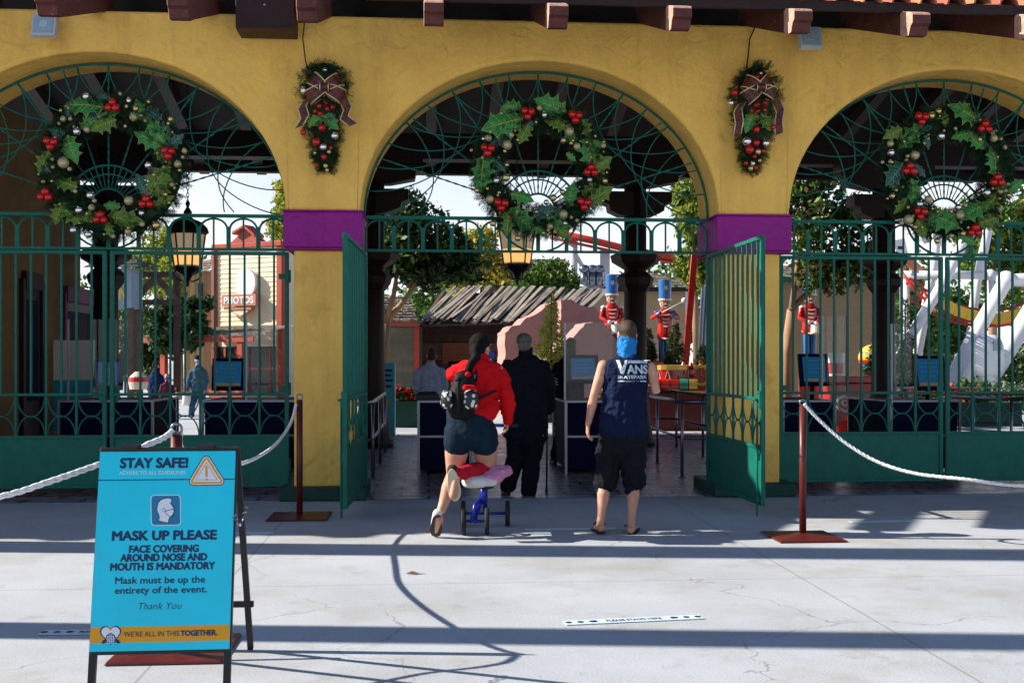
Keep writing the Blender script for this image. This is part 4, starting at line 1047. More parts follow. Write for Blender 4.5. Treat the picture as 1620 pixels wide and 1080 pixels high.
    st.limb([V(X(985),0,Z(684)),V(X(984),0,Z(705))],[(.195,.130),(.205,.140)],18)
    st.limb([hpL,hpL.lerp(knL,.5),knL+V(-.0,-.0,-.035)],[(.118,.125),(.112,.118),(.092,.10)],18); st.limb([hpR,hpR.lerp(knR,.5),knR+V(0,0,-.035)],[(.118,.125),(.112,.118),(.095,.10)],18)
    fuse(st.build('long_shorts',SHO,pr,smooth=True),.009,2,.060)
    SOL=mat('flip_flop_rubber',(.02,.02,.02),rough=.7); 
    for an,dx in ((anL,-.02),(anR,.05)):
        f=MB(); d=V(dx,.19,0); hl=V(an.x,an.y-.045,an.z-.085); tz=V(an.x+dx*1.3,an.y+.22,.012)
        f.limb([hl,hl.lerp(tz,.5),tz],[(.040,.011),(.042,.011),(.046,.011)],14,ref=V(1,0,0))
        f.tube([an+V(-.05,.08,-.03),an+V(dx*.6-.01,.13,-.015),an+V(dx,.19,-.045)],.008,6); f.tube([an+V(.05,.08,-.03),an+V(dx*.6+.01,.13,-.015),an+V(dx,.19,-.045)],.008,6)
        f.build('flip_flop',SOL,pr,smooth=True)
man_tank()

# --- woman on the knee scooter ----------------------------------------------
def woman():
    g=G(742,849); S=1/184.2
    X=lambda px:(px-742)*S
    Z=lambda py:(849-py)*S
    pr=thing('person','woman in red sweater and denim shorts with a backpack, kneeling on a blue scooter','person',(g.x,g.y,0),-R(3))
    c=V(X(761),.16,Z(550)); H=head_rot(R(-38),R(-6))
    b=MB(); head_mesh(b,c,H,.98); b.limb([V(X(763),.10,Z(580)),V(X(762),.14,Z(560))],[.052,.050],12)
    shL=V(X(735),.12,Z(583)); elL=V(X(714),.26,Z(592)); wrL=V(X(728),.44,Z(612))
    shR=V(X(787),.06,Z(584)); elR=V(X(803),.03,Z(628)); wrR=V(X(803),.10,Z(666))
    arm(b,shL,elL,wrL,.95); hand(b,wrL,V(.2,1,-.2),V(0,-.2,-1),.9,.92,thumb=1)
    arm(b,shR,elR,wrR,.95); hand(b,wrR,V(-.05,.25,-1),V(-1,0,0),.55,.92,thumb=1)
    b.limb([V(X(744),.0,Z(682)),V(X(750),.02,Z(645)),V(X(760),.08,Z(600))],[(.15,.095),(.14,.10),(.15,.09)],18)
    hpL=V(X(725),-.01,Z(690)); knL=V(X(718),.05,Z(752)); anL=V(X(696),-.10,Z(812))
    hpR=V(X(765),.0,Z(692)); knR=V(X(771),.13,Z(745)); anR=V(X(724),-.22,Z(745))
    b.limb([hpL,hpL.lerp(knL,.5),knL,knL.lerp(anL,.32)+V(0,-.025,0),knL.lerp(anL,.7),anL],[.112,.098,.066,.068,.045,.035],18)
    b.limb([hpR,hpR.lerp(knR,.5),knR],[.112,.100,.072],18)
    b.limb([knR,knR.lerp(anR,.35),anR],[.070,.066,.040],14)
    b.limb([anL+V(0,-.02,-.02),V(X(690),-.02,.05)],[.036,.034],10); b.limb([anR,anR+V(-.03,-.04,-.18)],[.036,.036],10)
    fuse(b.build('body',SKIN,pr,smooth=True),.0055,3); face_bits(pr,c,H,.98)
    hr=MB(); q=lambda x,y,z:c+H@V(x,y,z)
    hr.ell(q(0,-.028,.032),(.090,.100,.092),18,rot=H); hr.ell(q(0,-.055,-.030),(.078,.065,.070),14,rot=H)
    hr.limb([q(.02,-.10,-.02),V(X(753),.03,Z(566)),V(X(745),-.02,Z(576)),V(X(739),-.05,Z(590)),V(X(735),-.07,Z(602))],[.046,.042,.036,.028,.012],12)
    fuse(hr.build('hair',HAIRK,pr,smooth=True),.007,3,.010,WRK2)
    mk=MB(); mk.limb([q(-.045,.075,-.055),q(.045,.075,-.055)],[.042,.042],12); mk.limb([q(0,.085,-.035),q(0,.080,-.085)],[.040,.036],12)
    mk.tube([q(.045,.07,-.03),q(.083,0,-.005)],.003,5); mk.tube([q(-.045,.07,-.03),q(-.083,0,-.005)],.003,5)
    mk.build('face_mask',cloth('blue_mask_cloth',(.03,.10,.42),rough=.7),pr,smooth=True)
    REDK=cloth('red_knit',(.55,.006,.010),rough=.9,var=.15)
    t=MB()
    torso(t,[V(X(747),.0,Z(652)),V(X(751),.02,Z(632)),V(X(757),.05,Z(606)),V(X(761),.08,Z(585)),V(X(763),.10,Z(574)),V(X(763),.105,Z(569))],[(.205,.145),(.198,.143),(.192,.136),(.182,.118),(.12,.09),(.075,.068)])
    t.limb([V(X(764),-.01,Z(652)),V(X(768),.0,Z(640))],[(.12,.12),(.13,.12)],16)
    t.limb([shR+V(-.02,0,-.01),shR.lerp(elR,.5),elR,elR.lerp(wrR,.5),wrR],[.072,.070,.066,.060,.046],16); t.limb([shL+V(.02,0,0),shL.lerp(elL,.5),elL,elL.lerp(wrL,.6),wrL],[.068,.066,.064,.058,.046],16)
    fuse(t.build('sweater',REDK,pr,smooth=True),.009,3,.040)
    cl=MB(); cl.tube([V(X(763),.108,Z(570))+V(.068*math.cos(a),.062*math.sin(a),.012*math.sin(a)) for a in [2*math.pi*j/16 for j in range(16)]],.016,8,closed=True); cl.build('collar',cloth('pale_blue_collar',(.30,.42,.62)),pr,smooth=True)
    DEN=cloth('dark_denim',(.005,.018,.034),rough=.75,var=.35,scale=9)
    s=MB()
    s.limb([V(X(743),0,Z(650)),V(X(743),-.015,Z(666)),V(X(743),-.02,Z(682)),V(X(743),-.01,Z(690))],[(.202,.138),(.198,.145),(.195,.150),(.185,.14)],22)
    s.limb([hpL+V(0,-.005,.05),hpL.lerp(knL,.20)],[(.122,.138),(.124,.136)],18); s.limb([hpR+V(0,-.005,.05),hpR.lerp(knR,.20)],[(.122,.138),(.122,.134)],18)
    fuse(s.build('denim_shorts',DEN,pr,smooth=True),.009,2,.018)
    sk=MB(); RS=cloth('red_sock_knit',(.46,.012,.028),rough=.9)
    sk.limb([knR.lerp(anR,.12),knR.lerp(anR,.45),knR.lerp(anR,.85),anR],[.078,.076,.056,.048],16)
    fuse(sk.build('knee_sock',RS,pr,smooth=True),.008,2,.012,WRK2)
    # raised shoe: canvas upper, pale sole facing the viewer
    CAN=mat('black_canvas',(.012,.012,.014),rough=.8); SOL=mat('cream_rubber_sole',(.62,.52,.36),rough=.7,var=.15,scale=10,bump=.4,bscale=70); WHS=mat('white_rubber',(.62,.60,.56),rough=.6)
    def shoe(name,h,tq,nrm,mu,ms):
        """h heel, tq toe, nrm = outward normal of the sole"""
        d=(tq-h); side=d.normalized().cross(nrm).normalized(); par=None
        u=MB(); u.limb([h-nrm*.045-d*.0,h.lerp(tq,.3)-nrm*.050,h.lerp(tq,.65)-nrm*.038,tq-nrm*.028],[(.046,.042),(.050,.044),(.053,.032),(.046,.018)],14,ref=side)
        u.limb([h.lerp(tq,.18)-nrm*.05,h.lerp(tq,.16)-nrm*.105],[.038,.040],12)
        o=fuse(u.build(name,mu,pr,smooth=True),.007,2)
        so=MB(); out=[]
        for j in range(24):
            a=2*math.pi*j/24; w_=.058+.007*math.cos(a)-.010*math.exp(-((math.cos(a)+.15)/.4)**2)
            out.append((math.cos(a),w_*math.sin(a)))
        so.prism(out,lambda a,w_,t:h.lerp(tq,.5+.53*a)+side*w_-nrm*t,-.004,.022)
        x=so.build('sole',ms,o,bevel=.004); return o
    hh=V(X(716),-.265,Z(738)); tt=V(X(722),-.235,Z(786)); 
    shoe('shoe',hh,tt,V(-.12,-.98,-.05).normalized(),CAN,SOL)
    h2=V(X(694),-.155,Z(811)); t2=V(X(689),-.03,.012)
    shoe('shoe',h2,t2,V(-.02,-.88,-.30).normalized(),WHS,mat('dark_rubber_sole',(.05,.035,.03),rough=.8,var=.3,scale=14))
    an=MB(); an.tube([anL+V(.037*math.cos(a),.037*math.sin(a),.012+.006*math.sin(a)) for a in [2*math.pi*j/14 for j in range(14)]],.008,6,closed=True); an.build('anklet',REDK,pr,smooth=True)
    # backpack: worn, so a thing of its own
    bp=thing('backpack','small black backpack with spotted pockets worn by the woman in red','backpack',(g.x,g.y,0),-R(3))
    BK=cloth('black_nylon',(.007,.007,.009),rough=.55)
    m=MB(); y0=-.20
    m.limb([V(X(731),y0,Z(650)),V(X(732),y0,Z(625)),V(X(735),y0+.05,Z(596))],[(.115,.085),(.120,.090),(.085,.06)],18)
    fuse(m.build('bag',BK,bp,smooth=True),.009,3,.02)
    SPOT=bpy.data.materials.new('white_spotted_print'); SPOT.use_nodes=True; N=SPOT.node_tree.nodes; L=SPOT.node_tree.links
    tc=N.new('ShaderNodeTexCoord'); vo=N.new('ShaderNodeTexVoronoi'); vo.inputs['Scale'].default_value=26; rp=N.new('ShaderNodeValToRGB'); rp.color_ramp.interpolation='CONSTANT'
    rp.color_ramp.elements[0].color=(.66,.64,.60,1); rp.color_ramp.elements[1].position=.40; rp.color_ramp.elements[1].color=(.012,.012,.014,1)
    L.new(tc.outputs['Object'],vo.inputs['Vector']); L.new(vo.outputs['Distance'],rp.inputs[0]); L.new(rp.outputs[0],N['Principled BSDF'].inputs['Base Color'])
    for px,w_ in ((709,.055),(745,.068)):
        k=MB(); k.limb([V(X(px),y0-.055,Z(637)),V(X(px),y0-.055,Z(623))],[(w_,.060),(w_*.95,.055)],14); k.build('pocket',SPOT,bp,smooth=True)
    k=MB(); k.limb([V(X(737),y0-.055,Z(613)),V(X(750),y0-.05,Z(614))],[.028,.030],10); k.ell(V(X(741),y0-.04,Z(592)),(.026,.018,.022),10); k.build('red_trim',REDK,bp,smooth=True)
    k=MB(); k.limb([V(X(727),y0-.10,Z(650)),V(X(727),y0-.10,Z(604))],[.018,.016],10); k.ell(V(X(727),y0-.09,Z(600)),(.03,.025,.022),12); k.build('front_strap',BK,bp,smooth=True)
    k=MB(); ribbonpts=[V(X(757),-.17,Z(630)),V(X(770),-.15,Z(624)),V(X(785),-.12,Z(617))]
    for a,b2 in zip(ribbonpts,ribbonpts[1:]): k.bar(a,b2,.012,.024)
    for px in (741,752): k.tube([V(X(px),-.10,Z(602)),V(X(px+2),-.02,Z(585)),V(X(px+6),.07,Z(578))],.018,8)
    k.build('strap',BK,bp)
    # knee scooter
    BLUE=mat('blue_scooter_paint',(.008,.025,.36),rough=.3,metal=.2,var=.1,coat=.5)
    TY=mat('black_tyre',(.015,.015,.016),rough=.7,bump=.3,bscale=60)
    ks=thing('knee_scooter','blue four-wheeled knee scooter under the kneeling woman','scooter',(g.x,g.y,0),-R(3))
    def P3(px,py,d): # local point from pixel at a camera depth offset
        return V((px-742)*(9.5+d)/F,d,CAMZ-(py-HZ)*(9.5+d)/F)
    r=.118; wheels=[(733,.12),(770,.12),(731,.62),(801,.62)]
    wc=[]
    for px,d in wheels:
        x=(px-742)*(9.5+d)/F; cen=V(x,d,r); wc.append(cen)
        w_=MB(); w_.v=[];
        prof=[(r-.028,-.018),(r-.006,-.020),(r,-.010),(r,.010),(r-.006,.020),(r-.028,.018)]
        n=24; vs=[cen+V(z,rr*math.cos(2*math.pi*j/n),rr*math.sin(2*math.pi*j/n)) for rr,z in prof for j in range(n)]
        w_.add(vs,[(i*n+j,((i+1)%6)*n+j,((i+1)%6)*n+(j+1)%n,i*n+(j+1)%n) for i in range(6) for j in range(n)])
        o=w_.build('wheel',TY,ks,smooth=True)
        h=MB(); h.tube([cen+V(-.02,0,0),cen+V(.02,0,0)],.022,10)
        for k in range(5):
            a=2*math.pi*k/5; h.bar(cen,cen+V(0,.094*math.cos(a),.094*math.sin(a)),.014,.022)
        h.tube([cen+V(0,.092*math.cos(2*math.pi*j/20),.092*math.sin(2*math.pi*j/20)) for j in range(20)],.007,6,closed=True)
        h.build('rim',mat('scooter_rim',(.08,.08,.09),rough=.4,metal=.6) if 'scooter_rim' not in MATS else MATS['scooter_rim'],o)
    f=MB(); mid=(wc[0]+wc[1])/2; mf=(wc[2]+wc[3])/2
    f.tube([wc[0],wc[1]],.014,8); f.tube([wc[2],wc[3]],.014,8)
    f.tube([mid,mid+V(0,.08,.03),V(.10,.30,.27),mf+V(0,-.1,.15),mf],.022,10)
    f.tube([mid+V(-.03,-.0,-.01),mid+V(0,.02,.14),V(.10,.22,.30)],.020,10); f.tube([V(.12,.20,.26),V(.12,.20,.42)],.024,10)
    f.tube([mf,mf+V(0,.02,.3),mf+V(-.02,.0,.78)],.020,10); f.tube([mf+V(-.26,-.02,.80),mf+V(.24,-.02,.80)],.014,8)
    f.build('frame',BLUE,ks,smooth=True)
    k=MB(); k.limb([V(.13,.0,.435),V(.13,.36,.435)],[(.09,.030),(.09,.030)],14); k.build('knee_pad',mat('black_vinyl',(.01,.01,.011),rough=.4),ks,smooth=True)
    for s_ in (-.26,.24):
        k=MB(); k.tube([mf+V(s_-.05*(1 if s_>0 else -1),-.02,.80),mf+V(s_+.06*(1 if s_>0 else -1),-.02,.80)],.019,8); k.build('grip',TY,ks,smooth=True)
    pl=MB(); pl.limb([V(X(764),-.02,Z(760)),V(X(780),.06,Z(752)),V(X(797),.14,Z(747))],[(.13,.062),(.15,.075),(.12,.05)],18,ref=V(-.3,1,0)); 
    o=pl.build('pillow',cloth('pink_plush',(.62,.25,.42),rough=1.0),smooth=True); o.location=(g.x,g.y,0); fuse(o,.010,2,.035); tag(o,'pink plush pillow laid on the knee scooter seat','pillow')
    pc=MB(); pc.limb([V(X(742),-.12,Z(760)),V(X(770),.0,Z(760))],[(.10,.05),(.13,.055)],16,ref=V(-.3,1,0)); o2=pc.build('white_cover',cloth('white_towel',(.66,.64,.62)),o,smooth=True); fuse(o2,.010,2,.02)
woman()

# --- man in dark jacket with a cane -----------------------------------------
def simple(label,d,pxc,pyfoot,J,look,rz=0.0,vox=.009,face=False):
    """generic clothed figure; J gives joints in photo pixels (+ depth offset in metres)"""
    S=d/F; g=GD(pxc,d)
    T=lambda j:V((j[0]-pxc)*S,(j[2] if len(j)>2 else 0),(pyfoot-j[1])*S)
    pr=thing('person',label,'person',(g.x,g.y,0),rz-PSI*.9 if rz==0 else rz)
    k=look.get('k',1.0); f=look.get('fat',1.0); fw=look.get('face',1)   # fw=+1 looks away, -1 towards the viewer
    h=T(J['head']); H=head_rot(look.get('yaw',0)+(0 if fw>0 else math.pi),look.get('pitch',-.05))
    b=MB(); head_mesh(b,h,H,k); nk=T(J['neck']); b.limb([nk,h+V(0,-.01*fw,-.05*k)],[.058*k,.054*k],12)
    ch,pv=T(J['chest']),T(J['pelvis'])
    b.limb([pv,(pv+ch)/2,ch],[(.14*f*k,.10*f*k),(.13*f*k,.095*f*k),(.15*k*f,.09*k*f)],16)
    for s in 'LR':
        sh,el,wr=T(J['sh'+s]),T(J['el'+s]),T(J['wr'+s]); arm(b,sh+V(0,0,-.03*k),el,wr,k*.80)
        hd=(wr-el).normalized()*.7+V(0,.3*fw,-.35); hand(b,wr,hd,V(1 if s=='L' else -1,0,0)*(1),.6,k,thumb=-1 if s=='L' else 1)
        hp,kn,an=T(J['hp'+s]),T(J['kn'+s]),T(J['an'+s]); leg(b,hp,kn,an,k*.82,back=V(0,-fw,0))
    fuse(b.build('body',look.get('skin',SKIN),pr,smooth=True),vox if vox<.008 else .008,2)
    if fw<0 or abs(look.get('yaw',0))>.6: face_bits(pr,h,H,k)
    q=lambda x,y,z:h+H@V(x*k,y*k,z*k)
    if 'hair' in look:
        m=MB(); m.ell(q(0,-.022,.032),(.084*k,.096*k,.090*k),16,rot=H); m.ell(q(0,-.045,-.03),(.074*k,.064*k,.062*k),14,rot=H)
        if look.get('long'): m.limb([q(0,-.05,-.02),q(0,-.085,-.12),q(.01,-.08,-.24)],[.075*k,.08*k,.05*k],14)
        if look.get('bun'): m.ell(q(0,-.10,.05),(.045*k,.04*k,.045*k),12)
        fuse(m.build('hair',look['hair'],pr,smooth=True),.009,2,.012,WRK2)
    if 'cap' in look:
        m=MB(); m.ell(q(0,-.008,.045),(.088*k,.106*k,.078*k),18,rot=H); m.limb([q(-.05,.10,.04),q(.05,.10,.04)],[(.014*k,.05*k),(.014*k,.05*k)],10,ref=H@V(0,0,1)); m.tube([q(.086*math.cos(a),-.008+.104*math.sin(a),.02) for a in [2*math.pi*j/20 for j in range(20)]],.006,6,closed=True)
        m.build('cap',look['cap'],pr,smooth=True)
    if 'mask' in look:
        m=MB(); m.limb([q(0,.085,-.03),q(0,.078,-.085)],[.044*k,.038*k],12); m.limb([q(-.045,.07,-.05),q(.045,.07,-.05)],[.036*k,.036*k],12); m.build('face_mask',look['mask'],pr,smooth=True)
    t=MB(); hem=T(J['hem']); wd=look.get('wd',.19)*k*f; dp=look.get('dp',.125)*k*f
    torso(t,[hem,hem.lerp(ch,.4),ch.lerp(hem,.2),ch,nk.lerp(ch,.62),nk.lerp(ch,.28),nk],[(wd*1.03,dp*1.05),(wd*1.0,dp*1.05),(wd*1.0,dp),(wd*1.0,dp*.98),(wd*.93,dp*.88),(wd*.68,dp*.75),(.080*k,.075*k)])
    sl=look.get('sleeve',.96)
    for s in 'LR':
        sh,el,wr=T(J['sh'+s]),T(J['el'+s]),T(J['wr'+s]); a=look.get('arm',1.0)
        e=.066*k*a
        if sl>.5: t.limb([sh+V(0,0,-.035*k),sh.lerp(el,.5),el,el.lerp(wr,(sl-.5)*2)],[e*.98,e,e*.92,e*.78],14)
        else: t.limb([sh,sh.lerp(el,sl*2)],[e*1.08,e*1.02],14)
    if look.get('collar'): t.limb([nk+V(0,0,-.02),nk+V(0,0,.045)],[.085*k,.078*k],14)
    fuse(t.build(look.get('topname','jacket'),look['top'],pr,smooth=True),vox,2,.05)
    bt=MB(); lc=look.get('leg',1.0)
    bt.limb([pv+V(0,0,.05),pv+V(0,0,-.03)],[(.155*k*f,.115*k*f),(.165*k*f,.125*k*f)],16)
    for s in 'LR':
        hp,kn,an=T(J['hp'+s]),T(J['kn'+s]),T(J['an'+s]); w_=look.get('lw',1.0)*k
        bt.limb([hp,hp.lerp(kn,.5),kn,kn.lerp(an,lc)],[.108*w_,.100*w_,.088*w_,.080*w_],14)
    fuse(bt.build('trousers',look['bottom'],pr,smooth=True),vox,2,.03)
    for s in 'LR':
        an=T(J['an'+s]); sm=MB(); toe=an+V(look.get('toex',0)+(.04 if s=='R' else -.04),.17*fw,-.06*k); toe.z=max(.03,toe.z)
        foot(sm,an,toe,1.1*k); sm.limb([V(an.x,an.y-.04*fw,.016),V(toe.x,toe.y+.01*fw,.016)],[(.042,.014),(.044,.014)],12); fuse(sm.build('shoe',look['shoe'],pr,smooth=True),.009,2)
    return pr,g,T
BLKC=cloth('black_wool',(.005,.0055,.011),spec=.15); BLKT=cloth('black_trouser',(.006,.0065,.011)); SHOE=mat('black_leather_shoe',(.015,.014,.014),rough=.5); WSH=mat('white_trainer',(.6,.6,.58),rough=.6)
CAMO=mat('camouflage_cap',(.06,.07,.06),rough=.85,var=.75,scale=22)
DENIM=cloth('blue_denim',(.035,.075,.15),var=.3)
J=dict(head=(829,543),neck=(832,561),chest=(833,585),pelvis=(833,668),hem=(832,690),shL=(806,573),elL=(797,618,.02),wrL=(802,652,.12),shR=(858,573),elR=(869,612,.0),wrR=(868,650,.14),hpL=(818,675),knL=(815,725,.02),anL=(803,768,.05),hpR=(848,675),knR=(842,728,.02),anR=(836,775,-.05))
pm,gm,Tm=simple('man from behind in long black jacket and camouflage cap leaning on a cane',12.4,833,783,J,dict(top=BLKC,bottom=BLKT,shoe=SHOE,cap=CAMO,hair=mat('grey_hair',(.12,.10,.09),rough=.7),fat=1.22,wd=.20,arm=1.25,lw=1.15,collar=1,yaw=.1),vox=.008)
tl=MB(); tl.limb([Tm((851,622)),Tm((855,650)),Tm((858,690))],[(.03,.10),(.055,.10),(.05,.09)],14); o=tl.build('shirt_tail',cloth('pale_blue_shirt',(.20,.27,.40)),pm,smooth=True); fuse(o,.01,2,.02)
cn=MB(); a=Tm((867,655,.20)); b=Tm((866,768,.26)); b.z=.0
cn.tube([a,b],.011,8); cn.tube([a+V(0,-.09,.0),a+V(0,-.06,.03),a+V(0,0,.025),a+V(0,.02,-.02)],.013,8); cn.lathe([(.018,0),(.016,.05)],b,8)
o=cn.build('cane',BLACKM,smooth=True); o.location=(gm.x,gm.y,0); o.rotation_euler=(0,0,-PSI*.9); tag(o,'black walking cane held by the man in the long black jacket','cane')
# --- attendant in pale shirt behind the counter ------------------------------
J=dict(head=(683,562),neck=(682,576),chest=(681,592),pelvis=(681,650),hem=(681,652),shL=(664,585),elL=(660,612,.0),wrL=(668,628,.15),shR=(698,585),elR=(702,610,.0),wrR=(694,622,.2),hpL=(674,652),knL=(672,690),anL=(671,722),hpR=(689,652),knR=(690,690),anR=(691,722))
LB=cloth('pale_blue_cotton',(.36,.42,.62),rough=.9)
simple('attendant from behind in a loose pale blue shirt beyond the ticket counter',17.6,681,721,J,dict(top=LB,topname='shirt',bottom=BLKT,shoe=SHOE,hair=HAIRB,bun=0,k=.97,wd=.215,dp=.15,arm=1.3))
# --- girl in black jacket behind the clear screen ----------------------------
J=dict(head=(903,546),neck=(900,563),chest=(899,582),pelvis=(897,650),hem=(897,660),shL=(882,574),elL=(876,604,-.02),wrL=(884,630,.1),shR=(915,574),elR=(919,604),wrR=(912,628,.12),hpL=(889,655),knL=(886,690),anL=(878,722),hpR=(905,655),knR=(906,690),anR=(908,722))
pg,gg,Tg=simple('person in black jacket with white arm stripes behind the clear screen',16.2,897,734,J,dict(top=BLKC,bottom=BLKT,shoe=SHOE,hair=HAIRB,long=1,k=.95))
st=MB()
for k in range(3): st.tube([Tg((870,595+k*4))+V(.0,-.05,0),Tg((877,598+k*4))+V(0,-.095,0),Tg((884,601+k*4))+V(0,-.05,0)],.006,5)
st.build('sleeve_stripes',WHITEP,pg)
# --- visitors on the far plaza ------------------------------------------------
GRY=cloth('slate_blue_jacket',(.055,.11,.16)); NVY=cloth('navy_hoodie',(.012,.022,.09))
J=dict(head=(313,570),neck=(313,580),chest=(314,592),pelvis=(313,622),hem=(314,618),shL=(304,587),elL=(299,605),wrL=(297,620,-.1),shR=(324,587),elR=(327,604),wrR=(324,618,-.1),hpL=(308,624),knL=(305,642,-.12),anL=(303,658),hpR=(319,624),knR=(320,642,.02),anR=(321,654,.1))
p3,g3,T3=simple('man in grey-blue jacket and face mask walking with a white bag beyond the left gate',30.0,313,661,J,dict(top=GRY,bottom=DENIM,shoe=WSH,cap=BLKC,mask=cloth('pale_mask',(.15,.35,.50)),face=-1,k=1.02,wd=.20),rz=.12,vox=.013)
bg_=MB(); bg_.limb([T3((297,640,-.12)),T3((297,626,-.12))],[(.13,.06),(.11,.04)],10); bg_.tube([T3((294,627,-.12)),T3((297,619,-.12)),T3((300,627,-.12))],.008,5)
o=bg_.build('carrier_bag',WHITEP,smooth=True); o.location=(g3.x,g3.y,0); o.rotation_euler=(0,0,.12); tag(o,'white carrier bag held by the masked man beyond the left gate','bag')
J=dict(head=(264,596),neck=(264,604),chest=(264,612),pelvis=(263,632),hem=(263,630),shL=(257,609),elL=(254,621),wrL=(255,630,-.1),shR=(271,609),elR=(274,620),wrR=(276,614,-.15),hpL=(259,633),knL=(256,645,-.1),anL=(254,656),hpR=(268,633),knR=(270,645,.0),anR=(273,655,.05))
simple('small child in dark jacket and blue mask walking beyond the left gate',30.5,264,658,J,dict(top=cloth('dark_red_jacket',(.10,.02,.04)),bottom=DENIM,shoe=WSH,hair=HAIRB,mask=cloth('child_mask',(.02,.10,.40)),face=-1,k=.82,wd=.17),rz=.3,vox=.013)
J=dict(head=(246,577),neck=(246,586),chest=(246,597),pelvis=(245,625),hem=(245,622),shL=(238,593),elL=(234,608),wrL=(236,620,.1),shR=(255,593),elR=(258,608),wrR=(256,620,.1),hpL=(241,627),knL=(240,643),anL=(239,656),hpR=(250,627),knR=(251,643),anR=(252,657))
simple('person from behind in navy hooded jacket beyond the left gate',31.0,246,656,J,dict(top=NVY,bottom=BLKT,shoe=SHOE,hair=HAIRK,k=1.0,collar=1),vox=.013)
# ------------------------------------------------------------------ pavilion interior
CLEAR=bpy.data.materials.new('clear_acrylic'); CLEAR.use_nodes=True
def _clear():
    N=CLEAR.node_tree.nodes;L=CLEAR.node_tree.links; out=N['Material Output']
    t=N.new('ShaderNodeBsdfTransparent'); t.inputs[0].default_value=(.93,.95,.97,1); g=N.new('ShaderNodeBsdfGlossy'); g.inputs['Roughness'].default_value=.03
    fr=N.new('ShaderNodeFresnel'); fr.inputs[0].default_value=1.35; mx=N.new('ShaderNodeMixShader')
    L.new(fr.outputs[0],mx.inputs[0]); L.new(t.outputs[0],mx.inputs[1]); L.new(g.outputs[0],mx.inputs[2]); L.new(mx.outputs[0],out.inputs[0])
_clear()
SCRB=mat('blue_screen_print',(.01,.14,.34),rough=.3,var=.1,scale=3,emit=(.01,.16,.38),est=.07)
SCRC=mat('cyan_screen_print',(.02,.36,.55),rough=.3,var=.1,scale=3)
YEL=mat('yellow_print',(.65,.42,.03),rough=.4,var=0)
def kiosk(label,px0,px1,d,screen,shield=None,top=.97,depth=1.5,group='ticket counters in the pavilion'):
    a=GD(px0,d);b=GD(px1,d); c=(a+b)/2; W=b.x-a.x
    k=thing('ticket_counter',label,'ticket counter',(c.x,c.y,0),0,group)
    MB().b2(-W/2+.02,W/2-.02,.02,depth,.06,top-.03).build('cabinet',NAVY,k,bevel=.006)
    f=MB()
    for x in (-W/2,W/2):
        f.b2(x-.016,x+.016,-.016,.016,0,top)
        f.b2(x-.016,x+.016,depth-.016,depth+.016,0,top)
    for z in (top*.52,top): f.b2(-W/2,W/2,-.014,.014,z-.014,z+.014)
    for x in (-W/2,W/2): f.b2(x-.014,x+.014,.0,depth,top-.014,top+.014)
    f.build('frame',STEEL,k)
    MB().b2(-W/2+.015,W/2-.015,.015,depth,top-.028,top+.006).build('counter_top',NAVY,k,bevel=.004)
    if screen:
        px,py,pw,ph=screen; e=d+.45
        p=Dp(px,py,e); s=e/F; w_,h=pw*s,ph*s
        M3=Euler((R(-12),0,0)).to_matrix(); o=V(p.x-c.x,p.y-c.y,p.z)
        m=MB(); m.box(o,(w_+.10,.06,h+.10),0,M3); m.tube([o+V(0,.04,-h/2),V(o.x,o.y+.06,top)],.03,8); m.build('monitor',NAVY,k,bevel=.006)
        z=MB(); z.box(o+M3@V(0,-.033,0),(w_,.004,h),0,M3); sc=z.build('screen',SCRB,k)
        z=MB(); z.box(o+M3@V(0,-.037,-h*.42),(w_*.92,.002,h*.09),0,M3)
        for q in range(4): z.box(o+M3@V(-w_*.08*(q%2),-.037,h*(.36-.16*q)),(w_*(.7-.1*(q%2)),.002,h*.035),1,M3)
        z.build('screen_print',[YEL,SCRC],sc)
    if shield:
        x0,x1,y0=shield; A=Dp(x0,y0,d+.1); B=Dp(x1,y0,d+.1)
        z=MB(); z.b2(A.x-c.x,B.x-c.x,.08,.092,top+.006,A.z); z.build('clear_screen',CLEAR,k)
        z=MB(); z.b2(A.x-c.x-.012,A.x-c.x+.012,.07,.10,top,A.z); z.build('screen_edge',STEEL,k)
    return k
kiosk('ticket counter with a dim blue monitor nearest the yellow side wall',95,240,14.9,(172,592,34,38),(110,205,505))
kiosk('ticket counter with a blue monitor beside the left yellow pier',322,468,14.9,(362,592,40,40),(390,440,505))
kiosk('ticket counter in front of the attendant in pale blue shirt',662,745,14.75,(722,583,14,12))
kiosk('ticket counter with a tall clear screen left of the man in flip-flops',895,985,14.75,(922,584,38,34),(893,988,510))
kiosk('ticket counter with a blue monitor beside the right yellow pier',1238,1322,14.9,(1287,585,36,40),(1300,1340,500))
kiosk('ticket counter with a blue monitor below the white ride tubes',1408,1520,14.9,(1470,590,40,44),(1408,1450,512))
pr_=MB(); c=Dp(676,626,14.9); o=pr_.b2(-.16,.16,-.10,.12,0,.09).b2(-.13,.13,-.06,.08,.09,.12).build('card_printer',BLACKM,bevel=.01); o.location=(c.x,c.y,.98); tag(o,'small black printer on the counter before the attendant','printer')
